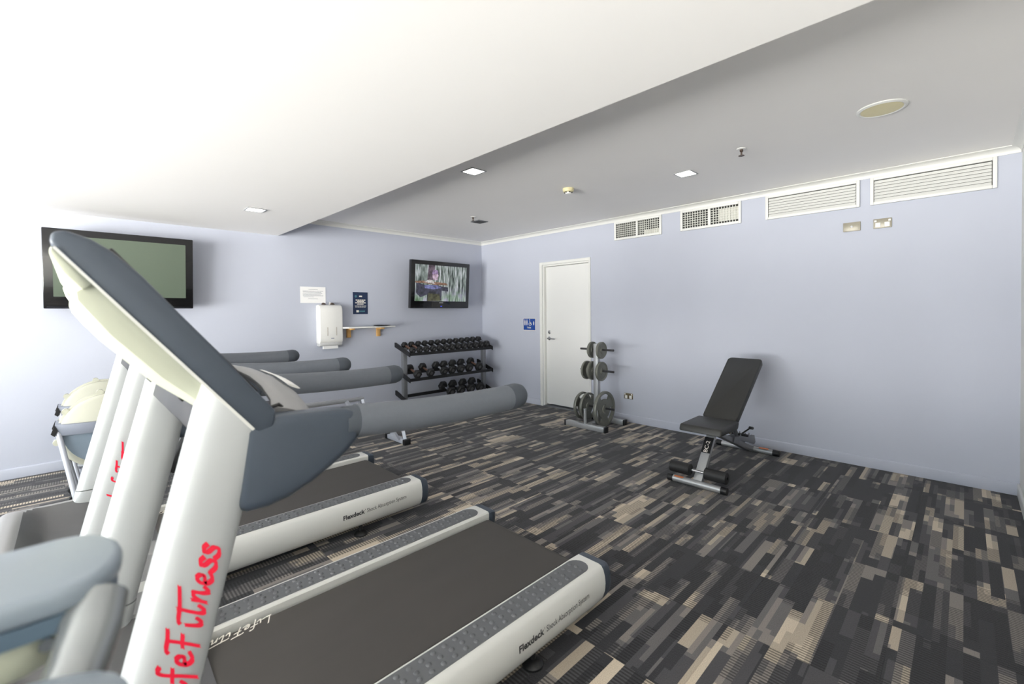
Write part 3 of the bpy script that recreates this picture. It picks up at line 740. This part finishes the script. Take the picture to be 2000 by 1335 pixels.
def dumbbell(x, z0, r, label, grp, hm):
    D = thing('dumbbell', label, 'dumbbell', (x, 5.33, shz(z0, 5.33)+.01), grp)
    sl = math.atan(.30); c0 = Vector((x, 5.33, shz(z0, 5.33)+.012+r*.98)); ax = Vector((0, math.cos(sl), math.sin(sl))); upv = Vector((0, -math.sin(sl), math.cos(sl)))
    L_ = .135
    for s in (-1, 1):
        bm = nb(); rings = []
        for t_, k in ((L_-.062, .82), (L_-.052, 1), (L_-.008, 1), (L_, .86)):
            rings.append([c0+ax*(s*t_)+(Vector((1, 0, 0))*math.cos(math.radians(60*q))+upv*math.sin(math.radians(60*q)))*r*k*1.1 for q in range(6)])
        loft(bm, rings); hd = obj('hex_head', bm, rubber, D)
        bm = nb(); tube(bm, [c0+ax*(s*(L_-.002)), c0+ax*(s*(L_+.0015))], r*.42, 14); obj('weight_disc', bm, mat('dumbbell_end_grey', (92, 92, 94), .4, .3), hd)
    bm = nb(); tube(bm, [c0-ax*(L_-.06), c0-ax*.03, c0+ax*.03, c0+ax*(L_-.06)], [.013, .016, .016, .013], 10); obj('handle', bm, hm, D)
for i in range(13): dumbbell(RX0+.085+i*.1105, SH[0][0], .040+.0009*i, '%s hex dumbbell from the left on the top shelf of the rack' % ordn[i] if i else 'leftmost hex dumbbell on the top shelf of the rack', 'dumbbells on the top shelf', copper if i < 2 else chrome)
mids = [.16, .37, .60, .74, .90, 1.06, 1.25]
for i, u in enumerate(mids): dumbbell(RX0+u, SH[1][0], .055+.001*i, '%s hex dumbbell from the left on the middle shelf of the rack' % ordn[i] if i else 'leftmost hex dumbbell on the middle shelf of the rack', 'dumbbells on the middle shelf', copper if i in (0, 1, 6) else chrome)
for i, u in enumerate([.72, .90, 1.09, 1.27]): dumbbell(RX0+u, SH[2][0], .066, '%s hex dumbbell from the left on the bottom shelf of the rack' % ordn[i] if i else 'leftmost hex dumbbell on the bottom shelf of the rack', 'dumbbells on the bottom shelf', chrome)

# ------------------------------------------------------------------ televisions
def television(x0, x1, label, on):
    zc = 1.785; T = thing('television', label, 'television', ((x0+x1)/2, 5.50, 1.44), 'wall televisions')
    tilt = Matrix.Rotation(math.radians(-4), 3, 'X'); piv = ((x0+x1)/2, 5.50, zc)
    def R(bm):
        for v in bm.verts: v.co = tilt.inverted() @ (v.co-Vector(piv))+Vector(piv)
    z0, z1 = 1.44, 2.13; yf = 5.465
    bm = nb(); box(bm, x0, x1, yf, 5.535, z0, z1); R(bm); body = obj('body', bm, tvm, T, bevel=.008)
    bz = .062; zb = z0+.105
    bm = nb(); box(bm, x0+bz, x1-bz, yf-.0015, yf+.004, zb, z1-.06); R(bm); sc = obj('screen', bm, screenm if on else tvoff, T, smooth=False)
    bm = nb(); box(bm, x0+.02, x1-.02, yf-.003, yf, z0+.012, z0+.016); R(bm); obj('trim_line', bm, mat('tv_trim_grey', (60, 62, 72), .2, .6), T)
    bm = nb(); box(bm, (x0+x1)/2-.035, (x0+x1)/2+.035, yf-.0015, yf, z0+.077, z0+.087); R(bm); obj('badge', bm, steel, T)
    bm = nb(); box(bm, (x0+x1)/2-.012, (x0+x1)/2+.012, yf-.002, yf, z0+.025, z0+.034); R(bm); obj('standby_light', bm, ledb if on else capm, T)
    bm = nb(); box(bm, (x0+x1)/2-.2, (x0+x1)/2+.2, 5.64, YB-.002, 1.65, 1.92); box(bm, (x0+x1)/2-.05, (x0+x1)/2+.05, 5.53, 5.645, 1.72, 1.86); obj('wall_bracket', bm, blackm, T)
    return T, sc, piv, R, yf
def screenmat():
    m = bpy.data.materials.new('tv_forest_picture'); m.use_nodes = True; n = m.node_tree; L = n.links; b = n.nodes['Principled BSDF']
    b.inputs['Base Color'].default_value = (.01, .01, .01, 1); b.inputs['Roughness'].default_value = .2
    tc = n.nodes.new('ShaderNodeTexCoord'); mp = n.nodes.new('ShaderNodeMapping'); mp.inputs['Scale'].default_value = (38, 38, 5); L.new(tc.outputs['Object'], mp.inputs[0])
    nz = n.nodes.new('ShaderNodeTexNoise'); nz.inputs['Scale'].default_value = 1; nz.inputs['Detail'].default_value = 4; L.new(mp.outputs[0], nz.inputs['Vector'])
    rp = n.nodes.new('ShaderNodeValToRGB'); e = rp.color_ramp.elements
    e[0].position = .36; e[0].color = (*lin((44, 52, 50)), 1); e[1].position = .66; e[1].color = (*lin((226, 230, 236)), 1)
    q = e.new(.50); q.color = (*lin((138, 152, 146)), 1)
    L.new(nz.outputs[0], rp.inputs[0])
    n2 = n.nodes.new('ShaderNodeTexNoise'); n2.inputs['Scale'].default_value = 9; L.new(tc.outputs['Object'], n2.inputs['Vector'])
    sp = n.nodes.new('ShaderNodeSeparateXYZ'); L.new(tc.outputs['Object'], sp.inputs[0])
    rz = n.nodes.new('ShaderNodeMapRange'); rz.inputs[1].default_value = .33; rz.inputs[2].default_value = .10; L.new(sp.outputs[2], rz.inputs[0])
    mlt = n.nodes.new('ShaderNodeMath'); mlt.operation = 'MULTIPLY'; L.new(rz.outputs[0], mlt.inputs[0]); L.new(n2.outputs[0], mlt.inputs[1])
    mx = n.nodes.new('ShaderNodeMix'); mx.data_type = 'RGBA'; L.new(mlt.outputs[0], mx.inputs[0]); L.new(rp.outputs[0], mx.inputs[6])
    r2 = n.nodes.new('ShaderNodeValToRGB'); r2.color_ramp.elements[0].position = .4; r2.color_ramp.elements[0].color = (*lin((120, 170, 110)), 1)
    r2.color_ramp.elements[1].position = .6; r2.color_ramp.elements[1].color = (*lin((186, 176, 214)), 1); L.new(n2.outputs[0], r2.inputs[0]); L.new(r2.outputs[0], mx.inputs[7])
    L.new(mx.outputs[2], b.inputs['Emission Color']); b.inputs['Emission Strength'].default_value = .85
    return m
screenm = screenmat()
television(-.18, .87, 'switched-off television on the back wall behind the treadmill console', False)
tv, sc, piv, Rr, yf = television(3.395, 4.44, 'switched-on television showing a forest scene above the dumbbell rack', True)
def picmat(name, rgb, e):
    m = mat('tv_'+name, (8, 8, 8), .3); n = m.node_tree; b = n.nodes['Principled BSDF']
    tc = n.nodes.new('ShaderNodeTexCoord'); nz = n.nodes.new('ShaderNodeTexNoise'); nz.inputs['Scale'].default_value = 24; nz.inputs['Detail'].default_value = 4
    n.links.new(tc.outputs['Object'], nz.inputs['Vector']); r = n.nodes.new('ShaderNodeValToRGB'); c = lin(rgb)
    r.color_ramp.elements[0].position = .35; r.color_ramp.elements[0].color = (*[v*.45 for v in c], 1)
    r.color_ramp.elements[1].position = .65; r.color_ramp.elements[1].color = (*[min(1, v*1.7) for v in c], 1)
    n.links.new(nz.outputs[0], r.inputs[0]); n.links.new(r.outputs[0], b.inputs['Emission Color']); b.inputs['Emission Strength'].default_value = e
    return m
def pic(name, pts, rgb, k, e=.8):
    bm = nb(); X0, X1, Z0, Z1 = 3.457, 4.378, 1.545, 2.07
    vs_ = [bm.verts.new((X0+(X1-X0)*u, yf-.0018-.0003*k, Z0+(Z1-Z0)*v)) for u, v in pts]; bm.faces.new(vs_)
    Rr(bm); o = obj(name, bm, picmat(name, rgb, e), sc, smooth=False)
pic('picture_trunk', [(.24, 1), (.36, 1), (.35, .6), (.22, .55)], (104, 88, 102), 0)
pic('picture_torso', [(.02, .50), (.20, .44), (.38, .46), (.50, .42), (.62, .40), (.63, .28), (.50, .30), (.50, .02), (.22, .0), (.22, .18), (.10, .10), (.02, .22)], (66, 66, 84), 1, .7)
pic('picture_jacket_light', [(.16, .44), (.40, .45), (.50, .38), (.34, .33), (.18, .36)], (120, 124, 176), 2)
pic('picture_trousers', [(.24, .22), (.46, .20), (.48, .01), (.23, .0)], (86, 86, 62), 3, .7)
pic('picture_head', [(.33, .60), (.41, .58), (.43, .72), (.40, .83), (.33, .82), (.31, .70)], (226, 182, 206), 4)
pic('picture_cap', [(.31, .74), (.43, .76), (.41, .86), (.35, .88), (.31, .82)], (160, 136, 176), 5)
pic('picture_log', [(.0, .54), (.16, .56), (.32, .54), (.58, .52), (.62, .46), (.40, .45), (.20, .49), (.0, .50)], (150, 116, 96), 6)
pic('picture_hand', [(.15, .52), (.26, .60), (.34, .56), (.36, .48), (.24, .51)], (240, 214, 206), 7)

# ------------------------------------------------------------------ things on the back wall
N = thing('notice_sheet', 'white printed notice sheet pinned above the towel dispenser', 'notice', (2.122, YB-.003, 1.505))
bm = nb(); box(bm, 1.969, 2.275, YB-.003, YB-.001, 1.507, 1.708); obj('sheet', bm, paperm, N, smooth=False)
bm = nb(); lm = mat('notice_ink', (150, 152, 160), .8)
for z, a, b in ((1.672, .32, .68), (1.652, .1, .9), (1.640, .1, .82), (1.624, .1, .86), (1.610, .1, .8), (1.596, .1, .9), (1.580, .12, .52), (1.556, .3, .68)):
    box(bm, 1.969+.306*a, 1.969+.306*b, YB-.0042, YB-.0028, z, z+.0045)
obj('printed_lines', bm, lm, N, smooth=False, kind='stuff')
P_ = thing('poster', 'navy blue notice poster with white text beside the towel dispenser', 'poster', (2.735, YB-.003, 1.36))
bm = nb(); box(bm, 2.632, 2.838, YB-.004, YB-.001, 1.364, 1.656); obj('sheet', bm, navy, P_, smooth=False)
bm = nb()
for z, a, b, h in ((1.545, .18, .86, .012), (1.527, .28, .76, .012), (1.509, .15, .88, .012), (1.491, .28, .72, .012), (1.470, .12, .92, .006), (1.456, .14, .88, .005)):
    n_ = 5
    for k in range(n_):
        u0 = a+(b-a)*k/n_; u1 = a+(b-a)*(k+.85)/n_; box(bm, 2.632+.206*u0, 2.632+.206*u1, YB-.0052, YB-.0038, z, z+h)
box(bm, 2.632+.206*.42, 2.632+.206*.62, YB-.0052, YB-.0038, 1.592, 1.610); box(bm, 2.632+.206*.22, 2.632+.206*.38, YB-.0052, YB-.0038, 1.388, 1.416)
obj('white_lettering', bm, whitem, P_, smooth=False, kind='stuff')
bm = nb(); box(bm, 2.632+.206*.40, 2.632+.206*.80, YB-.0051, YB-.0038, 1.394, 1.410); tube(bm, [(2.672, YB-.0052, 1.60), (2.672, YB-.0038, 1.60)], .016, 14); obj('teal_marks', bm, tealm, P_, smooth=False)
D = thing('towel_dispenser', 'white paper towel dispenser mounted on the back wall', 'dispenser', (2.30, YB-.06, .95))
bm = nb(); prism(bm, [(YB-.001, 1.005), (YB-.001, 1.478), (YB-.06, 1.486), (YB-.095, 1.475), (YB-.118, 1.44), (YB-.125, 1.39), (YB-.128, 1.06), (YB-.118, 1.022), (YB-.09, 1.0)], 'x', 2.15, 2.44); db = obj('cover', bm, whitep, D, bevel=.012, segs=3)
bm = nb(); prism(bm, [(YB-.002, .975), (YB-.002, 1.004), (YB-.09, 1.0), (YB-.117, 1.02), (YB-.105, .98), (YB-.08, .968)], 'x', 2.155, 2.435); obj('base_tray', bm, mat('dispenser_grey', (206, 206, 206), .4), D, bevel=.005)
bm = nb(); box(bm, 2.205, 2.39, YB-.085, YB-.06, .935, .975); obj('paper_towel', bm, paperm, D, smooth=False)
for xx in (2.245, 2.355):
    bm = nb(); box(bm, xx-.006, xx+.006, YB-.1290, YB-.1270, 1.10, 1.205); obj('level_slot', bm, mat('slot_grey', (196, 190, 182), .5), db, smooth=False)
bm = nb(); box(bm, 2.285, 2.325, YB-.1295, YB-.1275, 1.063, 1.071); obj('maker_mark', bm, mat('mark_blue', (70, 86, 130), .5), db, smooth=False)
for xx, a in ((2.225, 0), (2.335, 20)):
    bm = nb(); prism(bm, [(xx-.024, 1.487), (xx+.026, 1.487), (xx+.018, 1.504), (xx-.008, 1.511), (xx-.02, 1.502)], 'y', YB-.075, YB-.045); 
    tag(origin_to_base(obj('dispenser_key', bm, brownm, bevel=.003)), 'small dark clip lying on the %s of the towel dispenser top' % ('left' if a == 0 else 'right'), 'clip', 'clips on the towel dispenser')
bm = nb(); prism(bm, [(2.30, 1.487), (2.36, 1.487), (2.31, 1.525)], 'y', YB-.035, YB-.028); tag(origin_to_base(obj('paper_scrap', bm, paperm)), 'white folded paper scrap standing on the towel dispenser', 'paper')
Sf = thing('wall_shelf', 'small white wall shelf on two pine brackets', 'shelf', (2.80, YB-.1, 1.10))
bm = nb(); prism(bm, [(2.44, YB-.001), (3.17, YB-.001), (3.17, YB-.15), (3.14, YB-.18), (2.49, YB-.18), (2.44, YB-.13)], 'z', 1.182, 1.20); obj('board', bm, trimm, Sf, bevel=.003)
for xx in (2.56, 2.98):
    bm = nb(); box(bm, xx-.025, xx+.025, YB-.035, YB-.001, 1.06, 1.182); box(bm, xx-.025, xx+.025, YB-.15, YB-.035, 1.16, 1.182); obj('bracket', bm, wood, Sf, bevel=.003)
bm = nb(); lathe(bm, [(.06, 0), (.105, .006), (.115, .013), (.11, .014), (.06, .008), (.004, .007)], (2.985, YB-.118+.03-.03, 1.2005), 'z', 28); tag(origin_to_base(obj('black_dish', bm, blackm)), 'flat black dish lying on the white wall shelf', 'dish')

# ------------------------------------------------------------------ things on the right wall
SG = thing('toilet_sign', 'blue toilet sign with white pictograms beside the white door', 'sign', (XR-.003, 4.583, 1.096))
bm = nb(); box(bm, XR-.006, XR-.001, 4.458, 4.708, 1.096, 1.277); obj('plate', bm, whitem, SG, smooth=False)
bm = nb(); box(bm, XR-.0075, XR-.0055, 4.464, 4.702, 1.101, 1.272); obj('blue_panel', bm, signm, SG, smooth=False)
bm = nb(); X1_, X0_ = XR-.0072, XR-.0092
def sy(u): return 4.702-.238*u      # u from the left edge as seen from the room
def sz(v): return 1.101+.171*v
def fig(u, v0, v1, w):
    h = v1-v0
    prism(bm, [(sy(u-w*.5), sz(v0+h*.42)), (sy(u-w*.5), sz(v0+h*.76)), (sy(u+w*.5), sz(v0+h*.76)), (sy(u+w*.5), sz(v0+h*.42)), (sy(u+w*.28), sz(v0)), (sy(u-w*.28), sz(v0))], 'x', X0_, X1_)
    tube(bm, [(X0_, sy(u), sz(v0+h*.89)), (X1_, sy(u), sz(v0+h*.89))], .0085*h/.5, 12)
fig(.13, .40, .92, .10); fig(.31, .40, .92, .09); fig(.88, .42, .78, .08)
for k in range(16):
    a0, a1 = math.radians(-200+270*k/16), math.radians(-200+270*(k+1)/16); r0, r1 = .020, .028; cy, cz = sy(.57), sz(.54)
    prism(bm, [(cy-r0*math.cos(a0), cz+r0*math.sin(a0)), (cy-r1*math.cos(a0), cz+r1*math.sin(a0)), (cy-r1*math.cos(a1), cz+r1*math.sin(a1)), (cy-r0*math.cos(a1), cz+r0*math.sin(a1))], 'x', X0_, X1_)
prism(bm, [(sy(.53), sz(.84)), (sy(.56), sz(.84)), (sy(.57), sz(.62)), (sy(.67), sz(.60)), (sy(.72), sz(.45)), (sy(.69), sz(.43)), (sy(.64), sz(.54)), (sy(.53), sz(.56))], 'x', X0_, X1_)
tube(bm, [(X0_, sy(.54), sz(.91)), (X1_, sy(.54), sz(.91))], .0075, 12)
obj('pictograms', bm, whitem, SG, smooth=False)
text('sign_lettering', 'Toilet', .036, whitem, SG, frame((XR-.0085, sy(.30), sz(.14)), (0, -1, 0), (0, 0, 1)), bold=.0008, width=.085)
# air grilles
VB = dict(v1=(2.465, 3.095), v2=(1.603, 2.24), v3=(.642, 1.378), v4=(-.163, .572))
for key, lab in (('v1', 'white-framed square-mesh air grille nearest the door'), ('v2', 'white-framed square-mesh air grille with a white baffle inside its right half')):
    y0, y1 = VB[key]; z0, z1 = 2.255, 2.480; V = thing('air_grille', lab, 'vent', (XR-.01, (y0+y1)/2, z0), 'square-mesh air grilles')
    ym = (y0+y1)/2; t = .026; bm = nb()
    for a, b, c, d_ in ((y0, y0+t, z0, z1), (y1-t, y1, z0, z1), (y0+t, y1-t, z0, z0+t), (y0+t, y1-t, z1-t, z1), (ym-.014, ym+.014, z0+t, z1-t)): box(bm, XR-.022, XR-.001, a, b, c, d_)
    split('frame_rail', bm, trimm, V, bevel=.003)
    bm = nb(); box(bm, XR-.003, XR-.0012, y0+t, y1-t, z0+t, z1-t); obj('duct_back', bm, mat('duct_dark', (52, 52, 50), .8), V, smooth=False)
    for a, b in ((y0+t, ym-.014), (ym+.014, y1-t)):
        bm = nb(); n_ = 10
        for k in range(1, n_): y = a+(b-a)*k/n_; box(bm, XR-.016, XR-.008, y-.0035, y+.0035, z0+t, z1-t)
        for k in range(1, 7): z = z0+t+(z1-z0-2*t)*k/7; box(bm, XR-.0165, XR-.009, a, b, z-.003, z+.003)
        obj('mesh_bars', bm, mat('grille_bars', (214, 214, 206), .5), V, kind='stuff', smooth=False)
    bm = nb()
    if key == 'v2': box(bm, XR-.0075, XR-.004, y0+t, y0+t+.20, z0+t+.02, z1-t-.02)
    else: box(bm, XR-.0075, XR-.004, y0+t, y0+t+.19, z0+t, z0+t+.055)
    obj('baffle', bm, mat('baffle_white', (206, 205, 196), .6), V, smooth=False)
for key, lab in (('v3', 'white louvred air vent over the left brass wall plate'), ('v4', 'white louvred air vent at the far right of the wall')):
    y0, y1 = VB[key]; z0, z1 = 2.250, 2.480; V = thing('louvre_vent', lab, 'vent', (XR-.01, (y0+y1)/2, z0), 'louvred vents'); t = .024; bm = nb()
    for a, b, c, d_ in ((y0, y0+t, z0, z1), (y1-t, y1, z0, z1), (y0+t, y1-t, z0, z0+t), (y0+t, y1-t, z1-t, z1)): box(bm, XR-.024, XR-.001, a, b, c, d_)
    split('frame_rail', bm, trimm, V, bevel=.003)
    bm = nb(); box(bm, XR-.003, XR-.0012, y0+t, y1-t, z0+t, z1-t); obj('duct_back', bm, grillm, V, smooth=False)
    n_ = 7; hh = (z1-z0-2*t-.006)/n_
    for k in range(n_):
        z = z0+t+hh*k
        bm = nb(); prism(bm, [(XR-.022, z+.001), (XR-.020, z), (XR-.005, z+hh*.98), (XR-.007, z+hh)], 'y', y0+t+.004, y1-t-.004); obj('slat', bm, trimm, V, smooth=False)
def wallplate(y0, y1, z0, z1, lab, kind):
    Q = thing('wall_plate' if kind != 'outlet' else 'power_outlet', lab, 'outlet' if kind == 'outlet' else 'wall plate', (XR-.004, (y0+y1)/2, z0)); bm = nb()
    box(bm, XR-.011, XR-.001, y0, y1, z0, z1); obj('plate', bm, platec if kind != 'outlet' else mat('outlet_bronze', (120, 108, 84), .3, .5), Q, bevel=.003)
    ym, zm = (y0+y1)/2, (z0+z1)/2
    if kind == 'aerial':
        bm = nb(); lathe(bm, [(.009, 0), (.009, -.006), (.005, -.006), (.005, -.012)], (XR-.011, ym, zm), 'x', 12); obj('aerial_socket', bm, chrome, Q)
    else:
        for s in (-1, 1):
            bm = nb(); box(bm, XR-.0135, XR-.010, ym+s*.030-.017, ym+s*.030+.017, zm-.030, zm+.008); obj('socket', bm, whitep, Q, bevel=.002)
            bm = nb(); box(bm, XR-.0145, XR-.010, ym+s*.046-.008, ym+s*.046+.008, zm+.014, zm+.030); obj('switch', bm, whitep, Q, bevel=.002)
wallplate(.637, .76, 2.048, 2.126, 'beige aerial socket plate high on the right wall', 'aerial')
wallplate(.430, .551, 2.048, 2.128, 'beige double power socket plate high on the right wall', 'power')
wallplate(2.853, 2.972, .285, .355, 'bronze double power outlet low on the wall beside the weight tree', 'outlet')

# ------------------------------------------------------------------ ceiling fittings
def downlight(x, y, z, lab):
    D = thing('downlight', lab, 'ceiling light', (x, y, z), 'square ceiling lights'); s = .076
    bm = nb()
    for a, b, c, d_ in ((-s, s, -s, -s+.012), (-s, s, s-.012, s), (-s, -s+.012, -s+.012, s-.012), (s-.012, s, -s+.012, s-.012)): box(bm, x+a, x+b, y+c, y+d_, z-.007, z-.0005)
    split('bezel_rail', bm, steel, D, bevel=.002)
    bm = nb(); box(bm, x-s+.012, x+s-.012, y-s+.012, y+s-.012, z-.004, z-.001); obj('light_panel', bm, lampm, D, smooth=False)
downlight(2.373, 2.846, H, 'lit square downlight on the ceiling beside the bulkhead edge')
downlight(3.735, 1.672, H, 'lit square downlight on the ceiling nearest the mesh air grilles')
downlight(1.16, 4.39, HB, 'lit square downlight in the underside of the bulkhead')
Q = thing('ceiling_speaker', 'round ivory ceiling speaker near the right end of the room', 'speaker', (3.373, .345, H-.012))
bm = nb(); lathe(bm, [(.118, -.0005), (.118, -.006), (.105, -.012), (.098, -.008)], (3.373, .345, H), 'z', 40); obj('rim', bm, trimm, Q)
bm = nb(); lathe(bm, [(.098, -.002), (.098, -.009), (.06, -.012), (.01, -.0125)], (3.373, .345, H), 'z', 40); obj('grille', bm, ivory, Q)
Q = thing('smoke_detector', 'small cream smoke detector on the ceiling between the two ceiling lights', 'smoke detector', (3.364, 2.641, H-.06))
bm = nb(); lathe(bm, [(.052, -.0005), (.052, -.02), (.047, -.032), (.03, -.036)], (3.364, 2.641, H), 'z', 28); obj('base', bm, ivory, Q)
bm = nb(); lathe(bm, [(.028, -.035), (.030, -.043), (.026, -.052), (.012, -.054)], (3.364, 2.641, H), 'z', 20); obj('sensor_cap', bm, whitep, Q)
bm = nb()
for k in range(6):
    a = math.pi*2*k/6; box(bm, 3.364+.034*math.cos(a)-.004, 3.364+.034*math.cos(a)+.004, 2.641+.034*math.sin(a)-.004, 2.641+.034*math.sin(a)+.004, H-.043, H-.034)
split('sensor_slot', bm, blackm, Q)
for x, y, lab in ((3.463, 1.138, 'bronze sprinkler head on the ceiling nearer the round speaker'), (3.488, 4.203, 'bronze sprinkler head on the ceiling beside the dark square vent')):
    Q = thing('sprinkler', lab, 'sprinkler', (x, y, H-.06), 'ceiling sprinklers')
    bm = nb(); lathe(bm, [(.032, -.0005), (.03, -.005), (.018, -.008)], (x, y, H), 'z', 20); obj('escutcheon', bm, whitep, Q)
    bm = nb(); lathe(bm, [(.012, -.007), (.011, -.022), (.006, -.026), (.006, -.044), (.004, -.048), (.020, -.050), (.020, -.053), (.003, -.054)], (x, y, H), 'z', 16); obj('sprinkler_body', bm, brownm, Q)
Q = thing('ceiling_vent', 'dark square exhaust vent in the ceiling near the corner', 'vent', (3.73, 4.37, H-.01)); bm = nb()
for a, b, c, d_ in ((-.08, .08, -.08, -.068), (-.08, .08, .068, .08), (-.08, -.068, -.068, .068), (.068, .08, -.068, .068)): box(bm, 3.73+a, 3.73+b, 4.37+c, 4.37+d_, H-.008, H-.0005)
split('frame_rail', bm, rackst, Q)
bm = nb(); box(bm, 3.73-.068, 3.73+.068, 4.37-.068, 4.37+.068, H-.003, H-.001); obj('back_plate', bm, grillm, Q, smooth=False)
for k in range(6):
    bm = nb(); y = 4.37-.057+.0228*k; box(bm, 3.73-.068, 3.73+.068, y-.005, y+.005, H-.008, H-.004); obj('slat', bm, mat('vent_slat_grey', (84, 84, 84), .5), Q, smooth=False)
